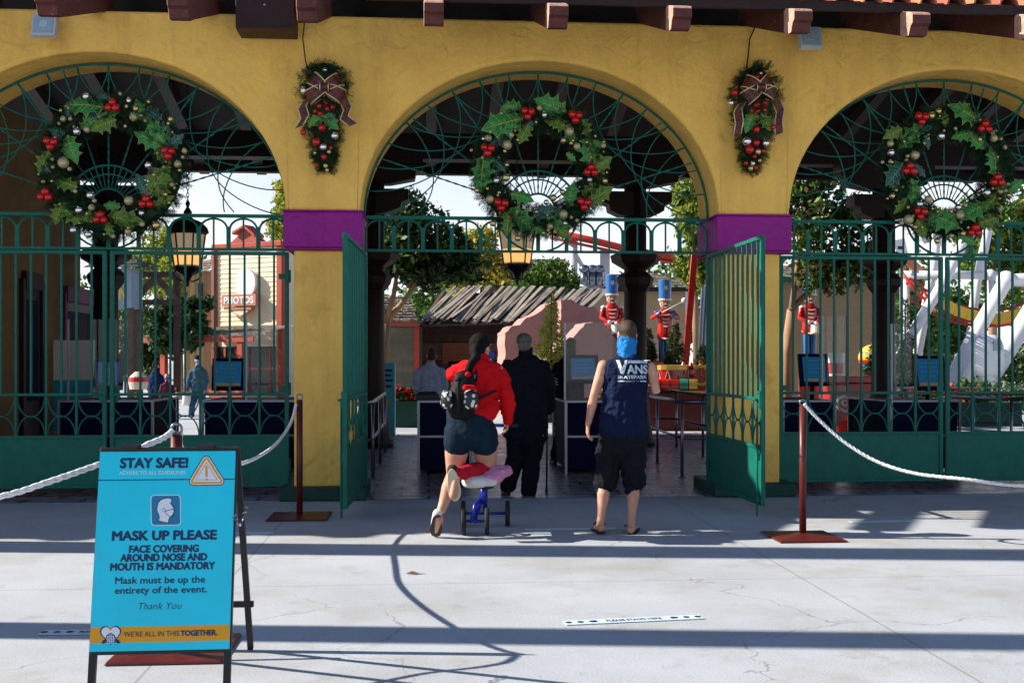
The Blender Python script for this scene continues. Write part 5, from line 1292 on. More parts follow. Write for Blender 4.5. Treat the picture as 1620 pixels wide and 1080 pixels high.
# handrails
def rails(label,lines,posts,top=.98):
    o0=GD(*lines[0][0]); r=thing('handrail',label,'handrail',(o0.x,o0.y,0))
    m=MB()
    for ln in lines:
        pts=[GD(*q) for q in ln]
        for z,rad in ((top,.026),(top*.52,.018)): m.tube([V(p.x-o0.x,p.y-o0.y,z) for p in pts],rad,8)
    m.build('rails',STEEL,r,smooth=True)
    for q in posts:
        p=GD(*q); k=MB(); k.tube([(p.x-o0.x,p.y-o0.y,0),(p.x-o0.x,p.y-o0.y,top)],.022,8); k.lathe([(.06,0),(.055,.012),(.03,.02)],(p.x-o0.x,p.y-o0.y,0),10); k.build('post',STEEL,r,smooth=True)
rails('steel handrail behind the open left gate leaf',[[(545,13.2),(590,14.1),(609,18.2)]],[(590,14.1),(601,16),(609,18.2)])
rails('steel handrail corner behind the open right gate leaf',[[(1140,14.3),(1079,14.3),(1030,16.8)],[(1034,19.2),(1070,19.2),(1160,15.5)]],[(1079,14.3),(1040,16.3),(1070,19.2),(1112,17.4)])
rails('steel handrail row behind the far right gate',[[(1500,16.5),(1700,14.6)],[(1490,18.5),(1700,17.5)]],[(1540,16.1),(1600,15.5),(1580,18.1)])
# side building inside the left arch
SX=-6.12
sb=thing('side_building','ochre walled side building with dark doors and a purple door frame inside the left arch','building',(SX,16.5,0))
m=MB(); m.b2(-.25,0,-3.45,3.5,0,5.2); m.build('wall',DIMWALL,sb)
PURD=mat('faded_purple_paint',(.12,.008,.10),rough=.6,var=.2)
def sidey(px): 
    u=(px-810)/F; return SX/((SP+u*CP)/(CP-u*SP))-16.5
for (p0,p1,z1,mm,fm,nm) in ((30,64,2.75,BROWN,BROWN,'door'),(97,149,2.66,BLACKM,PURD,'shop_door')):
    y0,y1=sidey(p0),sidey(p1)
    d_=MB(); d_.b2(.0,.03,y0+.1,y1-.1,0,z1-.14); o=d_.build(nm,mm,sb)
    f=MB(); f.b2(.0,.07,y0,y0+.1,0,z1); f.b2(.0,.07,y1-.1,y1,0,z1); f.b2(.0,.08,y0+.1,y1-.1,z1-.14,z1+.12); f.build('door_frame',fm,sb)
    g=MB(); g.b2(.03,.035,y0+.2,y1-.2,.9,z1-.3); g.build('glass_pane',NAVY,o)
t=MB()
tc_=[(.05,.16,.22),(.40,.22,.06),(.03,.08,.12)]
tm=[mat('tile_teal',tc_[0],rough=.25,var=.2),mat('tile_amber',tc_[1],rough=.25,var=.2),mat('tile_navy',tc_[2],rough=.25,var=.2)]
yy=-3.4; k=0
while yy<-.3:
    if not (sidey(26)-.1<yy<sidey(66)):
        t.add([(.008,yy,1.02),(.008,yy+.16,1.02),(.008,yy+.08,1.28)],[(0,1,2)],1); t.b2(.0,.006,yy,yy+.16,.35,1.02,2*(k%2))
    yy+=.16;k+=1
t.build('mosaic_dado',tm,sb)
bn=thing('standing_banner','white and cyan standing banner beside the purple doorway','banner',P(117,0,18.6)*1.0); bn.location.z=0
b=MB(); b.b2(-.33,.33,-.01,.01,.35,1.85); b.build('banner_cloth',WHITEP,bn)
b=MB(); b.b2(-.33,.33,-.016,-.012,.36,1.2); b.build('banner_print',SCRC,bn); b=MB(); b.b2(-.36,.36,-.12,.12,0,.05); b.b2(-.02,.02,.012,.03,.05,1.9); b.build('stand',BLACKM,bn)
sn=thing('wall_lamp','dark wall lamp bracket on the ochre side wall','lamp',(SX,13.0+2.0,3.3))
b=MB(); b.tube([(0,0,.3),(.25,0,.45),(.35,0,.3)],.02,6); b.lathe([(.02,.3),(.12,.22),(.09,-.05),(.03,-.12)],(.35,0,0),8); b.build('lamp_body',BLACKM,sn)
# ------------------------------------------------------------------ vegetation
def leaves(mb_pts,n,size,seed,droop=0.0,clump=14,m=0):
    """mb_pts: list of (centre, (rx,ry,rz)). Returns vertex array/faces of leaf quads gathered in clumps"""
    rg=np.random.default_rng(seed); vol=np.array([r[0]*r[1]*r[2] for c,r in mb_pts])**.67; vol/=vol.sum()
    out=[]
    for (c,r),f in zip(mb_pts,vol):
        k=max(30,int(n*f)); nc=max(4,int(k/clump/1.0))
        d=rg.normal(size=(nc,3)); d/=np.linalg.norm(d,axis=1)[:,None]
        cc=d*(rg.random(nc)**.42)[:,None]
        idx=rg.integers(0,nc,k)
        p=cc[idx]*np.array(r)+np.array(c)+rg.normal(size=(k,3))*min(r)*.17
        out.append(p)
    p=np.concatenate(out); k=len(p)
    a=rg.normal(size=(k,3)); a[:,2]-=droop; a/=np.linalg.norm(a,axis=1)[:,None]
    b=rg.normal(size=(k,3)); b-=a*(a*b).sum(1)[:,None]; b/=np.linalg.norm(b,axis=1)[:,None]
    s=size*(.6+.8*rg.random(k))[:,None]
    v=np.stack([p-a*s*.5,p+b*s*.26,p+a*s*.55,p-b*s*.26],1).reshape(-1,3)
    return v
def leafmesh(name,v,m,parent):
    me=bpy.data.meshes.new(name); k=len(v)//4
    me.vertices.add(len(v)); me.vertices.foreach_set('co',v.astype(np.float32).ravel())
    me.loops.add(4*k); me.loops.foreach_set('vertex_index',np.arange(4*k,dtype=np.int32))
    me.polygons.add(k); me.polygons.foreach_set('loop_start',np.arange(0,4*k,4,dtype=np.int32))
    try: me.polygons.foreach_set('loop_total',np.full(k,4,dtype=np.int32))
    except Exception: pass
    me.update(calc_edges=True); me.validate()
    me.materials.append(m); o=bpy.data.objects.new(name,me); COL.objects.link(o); o.parent=parent; return o
BARK=mat('pale_bark',(.30,.19,.11),rough=.9,var=.35,scale=5,bump=.5,bscale=14,stretch=(1,1,.25))
BARKD=mat('dark_bark',(.07,.045,.03),rough=.9,var=.35,scale=5,bump=.5,bscale=14,stretch=(1,1,.25))
LF={'dark':leafmat('dark_leaves',(.030,.068,.014)),'mid':leafmat('mid_leaves',(.075,.15,.022)),'lime':leafmat('lime_leaves',(.26,.30,.035),trans=.35),'gold':leafmat('golden_leaves',(.42,.34,.05),trans=.35),'fir':leafmat('fir_needles',(.030,.058,.016)),'firl':leafmat('young_fir_needles',(.34,.36,.06),trans=.4),'rust':leafmat('rusty_leaves',(.10,.06,.02))}
def px3(px,py,d): return Dp(px,py,d)
def tree(label,base,d,trunk,blobs,n,size,lf,bark=BARK,group=None,name='tree',droop=0.,seed=0,extra=None):
    """trunk: list of limbs [(px,py,radius_px)...]; blobs: (px,py,rpx,rpy) in photo pixels at depth d -> real size"""
    g=GD(base,d); t=thing(name,label,'tree' if name!='shrub' else 'shrub',(g.x,g.y,0),0,group); s=d/F; rr=random.Random(seed+3)
    m=MB()
    for lb in trunk:
        pts=[px3(x,y,d+rr.uniform(-.15,.15)*(i>0))-g for i,(x,y,r) in enumerate(lb)]
        if lb is trunk[0]: pts[0].z=-.05
        m.tube(pts,[r*s for x,y,r in lb],9)
    if trunk: m.build('trunk',bark,t,smooth=True)
    bl=[((px3(x,y,d+rr.uniform(-.5,.5)*ry*s)-g),(rx*s,(rx+ry)*.5*s,ry*s)) for x,y,rx,ry in blobs]
    leafmesh('crown',leaves(bl,n,size,seed,droop),LF[lf],t)
    if extra:
        lf2,k,sz=extra; leafmesh('bright_foliage',leaves(bl,k,sz,seed+50,droop),LF[lf2],t)
    return t
tree('pale trunked tree with a dark crown behind the open left gate',607,27,[[(607,640,11),(606,580,9),(609,512,8)],[(609,512,7),(600,470,5),(594,420,3),(600,380,2)],[(609,512,6),(640,475,4.5),(665,440,3),(690,400,2)],[(609,512,5),(622,470,4),(630,420,2.5)]],
  [(650,345,52,42),(612,385,45,42),(700,395,52,38),(730,420,40,28),(655,425,42,25),(690,440,35,20),(600,430,22,25),(650,385,60,45)],6200,.17,'dark',extra=('mid',2600,.17),seed=1)
tree('bushy tree with a pale trunk and rusty leaves behind the right pier',1245,25,[[(1246,650,10),(1244,560,9),(1252,490,7)],[(1252,490,6),(1290,450,4),(1330,400,2.5)],[(1252,490,5),(1262,420,4),(1270,340,2.5)]],
  [(1290,300,42,36),(1335,345,48,40),(1275,360,42,45),(1340,420,48,35),(1290,430,48,35),(1370,400,30,36),(1250,320,26,40)],5200,.15,'mid',extra=('rust',2000,.15),seed=2)
tree('golden weeping tree far behind the middle lantern',765,58,[[(765,600,6),(762,480,5),(766,420,3)]],[(752,400,36,42),(790,430,40,30),(730,440,30,28),(800,470,30,20)],5200,.30,'gold',extra=('mid',1800,.3),seed=3,droop=.8)
tree('leafy yellow-green tree leaning in beside the right pier',1095,36,[[(1104,620,7),(1100,480,5),(1095,380,3)]],[(1092,330,26,48),(1106,390,24,40),(1085,420,24,26),(1110,440,18,26),(1075,300,16,28)],5200,.17,'lime',extra=('mid',2200,.18),seed=4,droop=.6)
tree('weeping yellow-green tree beside the left pier',452,62,[[(455,600,5),(452,480,4),(452,340,2)]],[(455,318,24,38),(440,362,18,30),(462,420,18,60),(450,300,14,20)],3600,.28,'lime',extra=('gold',800,.28),seed=5,droop=.9)
tree('bare lime coloured tree behind the left lantern',250,66,[[(252,600,6),(250,480,5),(245,390,3)],[(250,480,3),(275,420,2),(285,350,1)],[(250,450,3),(228,400,2),(222,350,1)]],[(235,425,36,40),(275,440,34,40),(215,440,25,38),(262,385,30,30)],4200,.30,'lime',seed=6)
tree('tall green tree behind the white ride tubes',1570,64,[[(1572,600,8),(1570,480,6),(1572,380,3)]],[(1565,345,46,46),(1612,390,40,50),(1540,400,32,40),(1590,450,50,40),(1650,350,40,60)],6500,.34,'mid',extra=('lime',2200,.34),seed=7)
tree('dense dark green shrub behind the plank-roofed ruin',868,52,[[(868,600,6),(868,500,5)]],[(868,440,44,28),(835,452,30,22),(900,455,26,22),(860,470,46,20)],6500,.2,'mid',extra=('lime',1200,.2),name='shrub',seed=8)
tree('spiky dark shrub behind the left gate bars',285,44,[[(285,640,6),(285,540,4)]],[(285,495,32,28),(262,520,34,40),(300,520,30,35),(320,480,20,14)],5200,.24,'dark',name='shrub',seed=9)
tree('dark shrub beside the pale blue water tower',215,46,[[(215,640,6),(215,540,4)]],[(215,520,30,45),(195,560,25,40),(235,560,25,45)],5000,.22,'dark',extra=('mid',800,.2),name='shrub',seed=10)
tree('round dark green shrub beyond the right arch behind the ride tubes',1500,50,[[(1500,660,5),(1500,600,4)]],[(1480,590,50,28),(1540,600,40,25),(1440,600,30,24),(1600,580,40,30)],6000,.2,'dark',extra=('mid',1200,.2),name='shrub',seed=11)
tree('low hedge with red blooms below the white ride tubes',1470,32,[],[(1445,625,30,22),(1490,628,34,20),(1540,625,36,24),(1600,628,40,22)],4200,.13,'mid',name='shrub',seed=14,extra=('rust',600,.12))
tree('leafy dark bush between the dark post and the ride tubes',1425,30,[[(1425,660,3),(1425,600,2)]],[(1420,585,24,34),(1440,610,24,28)],2600,.14,'dark',name='shrub',seed=15,extra=('mid',500,.14))
# far tree row closes the horizon
sp=[(-40,88,400),(60,92,390),(150,90,430),(330,96,410),(420,92,420),(520,95,400),(610,90,440),(690,98,420),(920,96,440),(1000,92,430),(1060,99,400),(1180,94,390),(1260,90,410),(1360,96,380),(1440,90,400),(1500,95,420),(1660,92,360),(1740,96,370)]
desc=['lowest','tall','broad','round','pointed','thin']
base=None
for i,(px,d,yt) in enumerate(sp):
    if base is None:
        base=tree('far green tree rising behind the ochre side building',px,d,[[(px,575,6),(px,480,4)]],[(px,470,50,60),(px-25,500,40,50),(px+28,505,42,50),(px,540,60,40)],3000,.55,'mid',group='far trees closing the plaza',seed=20)
        o=base
    else:
        o=copy_tree(base)
    g=GD(px,d); o.location=(g.x,g.y,0); h=(HZ-yt)/(HZ-410.0); o.scale=(1.1,1.1,h*d/88); o.rotation_euler=(0,0,i*1.3)
    o['label']=o['label'] if i==0 else 'far green tree closing the skyline behind the plaza roofs'
def fir(label,px,ytop,ybase,d,wpx,lf,seed,group='small fir trees on the plaza'):
    g=GD(px,d); s=d/F; t=thing('fir_tree',label,'fir tree',(g.x,g.y,0),0,group)
    zb=CAMZ+(HZ-ybase)*s; zt=CAMZ+(HZ-ytop)*s; H=zt-zb; Rr=wpx*s/2; rg=np.random.default_rng(seed); V_=[]
    m=MB(); m.tube([(0,0,-.0 if zb<.3 else zb-.2),(0,0,zt-.05)],[.05,.012],7); m.build('trunk',BARKD,t)
    nb=230 if lf=='firl' else 150
    for k in range(nb):
        f=k/nb; z=zb+H*(.04+.95*f); r=Rr*(1-f)**.9*rg.uniform(.75,1.1)+.03; a=rg.uniform(0,6.283); n=int(26*(1-f))+8
        tt=rg.random(n)**.7; x=np.cos(a)*r*tt; y=np.sin(a)*r*tt; zz=z-.28*r*tt+rg.normal(size=n)*.02
        p=np.stack([x,y,zz],1); L=.085+.05*(1-f)
        dv=np.stack([np.cos(a)*np.ones(n),np.sin(a)*np.ones(n),rg.uniform(-.3,.5,n)],1)+rg.normal(size=(n,3))*.55; dv/=np.linalg.norm(dv,axis=1)[:,None]
        sd=rg.normal(size=(n,3)); sd-=dv*(sd*dv).sum(1)[:,None]; sd/=np.linalg.norm(sd,axis=1)[:,None]
        V_.append(np.stack([p,p+dv*L*.5+sd*L*.13,p+dv*L,p+dv*L*.5-sd*L*.13],1).reshape(-1,3))
    leafmesh('crown',np.concatenate(V_),LF[lf],t); return t
fir('sunny yellow-green fir beside the pink broken wall',872,466,612,27.5,84,'firl',1)
fir('small dark fir standing beside the drumming toy soldier',1068,510,612,26.5,46,'fir',2)
fir('small fir half hidden behind the dark pavilion post',1026,520,612,27,38,'fir',3)
fir('dark fir beyond the right gate near the balloon ornament',1388,520,640,25,60,'fir',4)
fir('snowy pale fir beside the right dark post',1432,470,640,27,60,'fir',5)
fir('dark fir right of the toy clock',1112,545,615,28,40,'fir',6)
# ------------------------------------------------------------------ plaza buildings
CREAM=mat('cream_clapboard',(.80,.68,.47),rough=.7,var=.08,scale=2)
REDT=mat('brick_red_trim',(.36,.055,.028),rough=.55,var=.15)
SHK=mat('weathered_shakes',(.20,.165,.135),rough=.9,var=.4,scale=3,island=.35)
SHKP=mat('grey_weathered_planks',(.24,.21,.175),rough=.9,var=.4,scale=4,island=.3,stretch=(1,.3,1))
PLANK=mat('dark_old_planks',(.065,.043,.034),rough=.9,var=.45,scale=3,island=.45)
PINK=mat('pink_stucco',(.42,.23,.20),rough=.9,var=.15,scale=1.5,bump=.3,bscale=8)
GGREEN=mat('sage_boards',(.13,.125,.085),rough=.8,var=.15,island=.15)
def clap(mb,fn,x0,x1,z0,z1,pitch,m=0):
    z=z0
    while z<z1-1e-6:
        zt=min(z+pitch,z1); mb.add([fn(x0,z,-.03),fn(x1,z,-.03),fn(x1,zt,-.005),fn(x0,zt,-.005),fn(x0,z,0),fn(x1,z,0)],[(0,1,2,3),(5,4,0,1)[::-1] if False else (4,5,1,0)],m); z=zt
def shingles(mb,p00,p10,p01,p11,rows,per,seed=0,jit=.3,th=.03):
    """courses of single shingles from eave edge p00-p10 up to p01-p11"""
    rr=random.Random(seed); p00,p10,p01,p11=map(Vector,(p00,p10,p01,p11)); n=((p10-p00).cross(p01-p00)).normalized()
    if n.z<0:n=-n
    for r in range(rows):
        t0=r/rows; t1=(r+1.25)/rows
        for k in range(per):
            u0=(k+rr.uniform(-jit,jit)*.3)/per; u1=(k+1)/per
            q=lambda u,t,o:p00.lerp(p10,u).lerp(p01.lerp(p11,u),t)+n*o
            tb=t0+rr.uniform(-jit,0)*.35/rows; o1=th+rr.uniform(0,th)
            a,b,c_,d_=q(u0,tb,o1),q(u1-.06/per,tb,o1),q(u1-.06/per,t1,.004),q(u0,t1,.004)
            a2,b2_=q(u0,tb,0),q(u1-.06/per,tb,0)
            mb.add([a,b,c_,d_,a2,b2_],[(0,1,2,3),(4,5,1,0)])
# red-trimmed clapboard shop
d=46.0; c=GD(395,d); s=d/F; zz_=lambda py:CAMZ+(HZ-py)*s; xx_=lambda px:(px-388)*1.14*s
sh=thing('shop_building','cream clapboard shop with brick red trim and shake porch roof','building',c,-PSI-R(26))
m=MB(); fn=lambda x,z,o:V(x,o,z)
m.b2(xx_(329),xx_(441),0,5,0,zz_(386)); clap(m,fn,xx_(329),xx_(441),zz_(530),zz_(389),.20)
m.build('clapboard_wall',CREAM,sh)
m=MB(); 
for px in (327,441): m.b2(xx_(px)-.14,xx_(px)+.14,-.10,.12,0,zz_(388))
m.b2(xx_(324),xx_(446),-.16,.02,zz_(392),zz_(384))
m.prism([(xx_(355),zz_(384)),(xx_(412),zz_(384)),(xx_(384),zz_(362))],lambda u,v,t:V(u,t,v),-.12,.3)
m.prism([(xx_(365),zz_(366)),(xx_(385),zz_(356)),(xx_(404),zz_(372)),(xx_(404),zz_(377)),(xx_(385),zz_(361)),(xx_(365),zz_(371))],lambda u,v,t:V(u,t,v),-.3,.35)
m.build('red_trim',REDT,sh,bevel=.02)
m=MB(); shingles(m,V(xx_(268),-3.0,zz_(534)),V(xx_(475),-3.0,zz_(534)),V(xx_(318),0,zz_(516)),V(xx_(475),0,zz_(516)),7,34,3); m.build('porch_roof',SHK,sh)
m=MB(); m.b2(xx_(270),xx_(475),-3.0,-2.9,zz_(543),zz_(535)); 
for px in (322,452): m.b2(xx_(px)-.12,xx_(px)+.12,-2.95,-2.75,0,zz_(543))
m.b2(xx_(400),xx_(452),-2.9,-2.6,zz_(625),zz_(612)); m.build('porch_frame',REDT,sh)
m=MB(); m.b2(xx_(332),xx_(438),-.02,.0,.1,zz_(548)); o=m.build('shop_front',mat('dark_shop_window',(.02,.02,.026),rough=.2,var=.2),sh)
m=MB()
for px in (345,365,385,405,425): m.b2(xx_(px)-.05,xx_(px)+.05,-.05,-.021,.1,zz_(550))
m.b2(xx_(332),xx_(438),-.06,-.022,zz_(585),zz_(581)); m.build('window_frame',REDT,o)
m=MB()
for px in (410,420,432): m.ell((xx_(px),-2.75,zz_(609)),(.18,.15,.16),10)
m.build('flower_box_plants',LF['mid'],sh)
sgn=thing('shop_sign','cream and red painted sign board on the clapboard shop front','sign',c+Vector((0,0,0)),-PSI-R(26))
m=MB(); pl=[(371,398),(378,380),(388,384),(393,378),(397,376),(404,396),(402,412),(396,428),(390,430),(374,426)]
oval=[(388+17*math.cos(a),448+23*math.sin(a)) for a in [2*math.pi*j/20 for j in range(20)]]
m.prism([(xx_(x),zz_(y)) for x,y in oval],lambda u,v,t:V(u,t,v),-.28,-.14); m.build('painted_shape',WHITEP,sgn)
m=MB(); m.b2(xx_(350),xx_(409),-.40,-.18,zz_(484),zz_(466)); m.b2(xx_(352),xx_(400),-.35,-.2,zz_(490),zz_(486)); m.prism([(xx_(360),zz_(490)),(xx_(400),zz_(490)),(xx_(380),zz_(502))],lambda u,v,t:V(u,t,v),-.3,-.2); m.build('sign_plank',mat('salmon_sign_paint',(.50,.20,.14),rough=.6),sgn)
m=MB(); put_text(m,'PHOTOS',lambda u,v:V(u,-.41,v),xx_(380),zz_(475),xx_(406)-xx_(354),.28,.03); m.build('lettering',WHITEP,sgn)
m=MB(); m.prism([(xx_(362),zz_(490)),(xx_(398),zz_(490)),(xx_(380),zz_(500))],lambda u,v,t:V(u,t,v),-.31,-.301); m.build('pendant_panel',CREAM,sgn)
# grey roofed neighbour right of it
c=GD(455,50); nb_=thing('side_shop','dark shingled side roof between the cream shop and the left pier','building',c,-PSI); s=50/F
m=MB(); shingles(m,V((442-455)*s,-.6,CAMZ+(HZ-505)*s),V((500-455)*s,-.6,CAMZ+(HZ-505)*s),V((446-455)*s,1,CAMZ+(HZ-452)*s),V((500-455)*s,1,CAMZ+(HZ-452)*s),8,9,5); m.build('roof',mat('dark_slate_shakes',(.06,.065,.08),rough=.8,island=.4),nb_)
m=MB(); m.b2((440-455)*s,(520-455)*s,0,3,0,CAMZ+(HZ-510)*s); m.build('wall',REDT,nb_)
# pale blue water tower with a letter, timber trestle
c=GD(196,40); s=40/F; wt=thing('water_tower','pale blue boxy tower with a yellow letter N and dark shingled cap','tower',c,-PSI)
X=lambda px:(px-196)*s; Z=lambda py:CAMZ+(HZ-py)*s
m=MB(); m.b2(X(150),X(208),0,1.2,Z(487),Z(424)); m.build('box',mat('pale_blue_boards',(.22,.28,.36),rough=.8,var=.1,stretch=(6,1,.3)),wt)
m=MB(); put_text(m,'N',lambda u,v:V(u,-.01,v),X(194),Z(463),X(199)-X(187),.42,.05); m.build('letter',YEL,wt)
m=MB(); shingles(m,V(X(140),-.4,Z(424)),V(X(226),-.4,Z(424)),V(X(165),.6,Z(400)),V(X(200),.6,Z(400)),5,8,9); shingles(m,V(X(226),-.4,Z(424)),V(X(226),1.6,Z(424)),V(X(200),.6,Z(400)),V(X(200),.6,Z(400)),5,6,9); m.build('cap_roof',MATS['dark_slate_shakes'],wt)
m=MB()
for px in (152,205): m.b2(X(px)-.1,X(px)+.1,0.02,.2,0,Z(487)); m.b2(X(px)-.1,X(px)+.1,1,1.18,0,Z(487))
m.build('legs',PLANK,wt)
c=GD(255,42); s=42/F; tr=thing('timber_trestle','dark timber truss bridge beyond the left gate','bridge',c,-PSI); X=lambda px:(px-255)*s; Z=lambda py:CAMZ+(HZ-py)*s
m=MB()
for a,b in (((205,434),(285,434)),((212,478),(285,478)),((212,476),(247,438)),((247,438),(284,478)),((280,436),(280,620)),((212,436),(212,620))): m.bar(V(X(a[0]),0,Z(a[1])),V(X(b[0]),0,Z(b[1])),.22,.2)
m.build('timbers',PLANK,tr)
# log wall building behind the lantern
c=GD(312,52); s=52/F; lg=thing('log_cabin','brown board cabin behind the left lantern','building',c,-PSI); X=lambda px:(px-312)*s; Z=lambda py:CAMZ+(HZ-py)*s
m=MB(); k=294
while k<330: m.b2(X(k),X(k+3.4),rnd.uniform(-.05,0),2,0,Z(432+rnd.uniform(-3,3))); k+=3.6
m.build('board_wall',mat('tan_boards',(.24,.16,.09),rough=.8,island=.3),lg)
m=MB(); shingles(m,V(X(284),-.5,Z(436)),V(X(334),-.5,Z(430)),V(X(300),1,Z(412)),V(X(334),1,Z(405)),5,10,2); m.build('roof',SHK,lg)
m=MB(); m.b2(X(314),X(322),-.08,-.05,Z(475),Z(448)); m.build('window',BLACKM,lg)
# ------------------------------------------------ plank-roofed ruin in the middle
d=36.0; c=GD(770,d); s=d/F; X=lambda px:(px-770)*s; Z=lambda py:CAMZ+(HZ-py)*s
ru=thing('ruined_hut','old plank hut with a crooked slatted roof behind the people','building',c,-PSI)
m=MB(); rr=random.Random(4)
for k in range(14):
    z0=Z(640)+k*.29
    if z0>Z(512): break
    m.b2(X(664),X(800+rr.uniform(-3,3)),rr.uniform(-.03,.03),.12,z0,z0+.275)
m.build('plank_wall',PLANK,ru)
m=MB(); m.b2(X(700),X(745),-.08,-.035,Z(575),Z(542)); m.build('crate_shutter',mat('orange_brown_board',(.16,.06,.025),rough=.8,var=.4,stretch=(.3,1,6)),ru)
m=MB(); put_text(m,'SCHULZ TOWN JAIL',lambda u,v:V(u,-.05,v),X(705),Z(525),X(733)-X(678),.16,.03) if False else None
m=MB(); rr=random.Random(8)
for k in range(60):
    f=k/59; xt=718+f*250+rr.uniform(-4,4); xb=668+f*245+rr.uniform(-4,4); yt=450+ (4*f) +rr.uniform(-4,3); yb=511-f*6+rr.uniform(-6,4)
    a=V(X(xb)+rr.uniform(-.05,.05),-1.3+rr.uniform(-.05,.05),Z(yb)); b=V(X(xt+rr.uniform(-4,4)),1.2,Z(yt)); m.bar(a,b,rr.uniform(.075,.12),.03,0,(rr.uniform(-.25,.25),-.4,1))
m.build('slat_roof',SHKP,ru)
m=MB()
for px in (672,735,800,860): m.bar(V(X(px),-1.2,Z(515)),V(X(px+28),1.2,Z(458)),.12,.14)
m.b2(X(664),X(900),-.15,.05,Z(516),Z(509)); m.bar(V(X(800),-.1,Z(545)),V(X(812),-.9,Z(512)),.15,.15)
q_=[V(X(672),-1.15,Z(516)),V(X(905),-1.15,Z(510)),V(X(960),1.2,Z(463)),V(X(722),1.2,Z(459))]; m.add(q_+[p-V(0,0,.04) for p in q_],[(0,1,2,3),(7,6,5,4),(0,4,5,1),(1,5,6,2),(2,6,7,3),(3,7,4,0)])
m.build('roof_frame',PLANK,ru)
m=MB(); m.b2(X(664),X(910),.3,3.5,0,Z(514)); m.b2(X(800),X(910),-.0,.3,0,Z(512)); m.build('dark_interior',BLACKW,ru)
# sage shed on the left
d=34.0; c=GD(634,d); s=d/F; X=lambda px:(px-634)*s
sd=thing('boarded_shed','sage boarded shed with shake roof behind the pale tree trunk','shed',c,-PSI)
m=MB(); z0=0.0; m.b2(X(590),X(660),.02,3,0,Z(515) if False else CAMZ+(HZ-515)*s)
k=0
while z0<CAMZ+(HZ-518)*s: clap(m,lambda x,z,o:V(x,o,z),X(592),X(658),z0,z0+.17,.17); z0+=.17
m.build('board_wall',GGREEN,sd)
Z=lambda py:CAMZ+(HZ-py)*s
m=MB(); shingles(m,V(X(585),-.7,Z(510)),V(X(664),-.7,Z(510)),V(X(585),1.5,Z(465)),V(X(640),1.5,Z(465)),9,14,6,jit=.2,th=.05); m.build('roof',SHK,sd)
m=MB(); m.b2(X(585),X(664),-.72,-.62,Z(517),Z(511)); m.b2(X(655),X(663),-.06,.1,0,Z(517)); m.b2(X(590),X(596),-.06,.1,0,Z(517)); m.build('red_trim',REDT,sd)
# long shake roofs behind
def shed_roof(label,pts,d,rows,per,depth=3.0,wallm=None):
    (xl,yl),(xr,yr),(xr2,yr2),(xl2,yl2)=pts; cx=(xl+xr)/2; c=GD(cx,d); s=d/F; X=lambda px:(px-cx)*s; Z=lambda py:CAMZ+(HZ-py)*s
    b=thing('plaza_building',label,'building',c,-PSI)
    m=MB(); shingles(m,V(X(xl),-.4,Z(yl)),V(X(xr),-.4,Z(yr)),V(X(xl2),depth,Z(yl2)),V(X(xr2),depth,Z(yr2)),rows,per,int(d)); m.build('shake_roof',SHK,b)
    m=MB(); m.b2(X(xl)+.15,X(xr)-.15,0,depth,0,Z(max(yl,yr))-.05); m.build('wall',wallm or PLANK,b)
    m=MB(); m.b2(X(xl),X(xr),-.44,-.36,Z(max(yl,yr))-.18,Z(max(yl,yr))); m.build('eave_board',BROWN,b)
    return b
shed_roof('low shake roofed building behind the fluted ruin, left of the red ride track',[(832,418),(900,418),(896,402),(836,402)],58,5,16)
shed_roof('broad shake roofed building behind the toy soldiers',[(925,455),(1090,452),(1060,425),(950,425)],46,8,26,wallm=mat('tan_stucco',(.36,.27,.16),rough=.9))
shed_roof('tan boarded building behind the tree in the right arch',[(1225,440),(1410,440),(1400,410),(1235,410)],42,6,24,wallm=MATS['tan_boards'])
# pink broken wall
def ruinwall(label,d,outline,thick=.75,m_=PINK):
    cx=sum(p[0] for p in outline)/len(outline); c=GD(cx,d); s=d/F; rr=random.Random(int(d*10))
    pts=[]
    for (x0,y0),(x1,y1) in zip(outline,outline[1:]+outline[:1]):
        n=max(1,int(math.hypot(x1-x0,y1-y0)/5)) if min(y0,y1)<600 else 1
        for j in range(n): pts.append((x0+(x1-x0)*j/n+rr.uniform(-1.3,1.3)*(j>0),y0+(y1-y0)*j/n+rr.uniform(-1.5,1.5)*(j>0)))
    mb=MB(); mb.prism([((x-cx)*s,max(0,CAMZ+(HZ-y)*s)) for x,y in pts],lambda u,v,t:V(u,t,v),0,thick)
    o=mb.build('broken_wall',m_,bevel=.04); o.location=c; o.rotation_euler=(0,0,-PSI+R(17)); return tag(o,label,'wall','pink ruin walls')
ruinwall('pale pink broken wall stepping down beside the man in the camouflage cap',31,[(797,700),(797,527),(806,518),(822,514),(832,503),(846,498),(856,492),(870,480),(884,476),(890,700)])
ruinwall('pink broken wall with a ragged top behind the yellow-green fir',32.5,[(884,700),(884,476),(902,474),(915,482),(928,486),(942,484),(950,497),(960,500),(966,520),(985,522),(985,700)])
ruinwall('low pink arched wall behind the clear screen',29.5,[(862,700),(862,560),(880,553),(890,540),(905,535),(925,512),(945,510),(965,516),(980,540),(995,560),(995,700)])
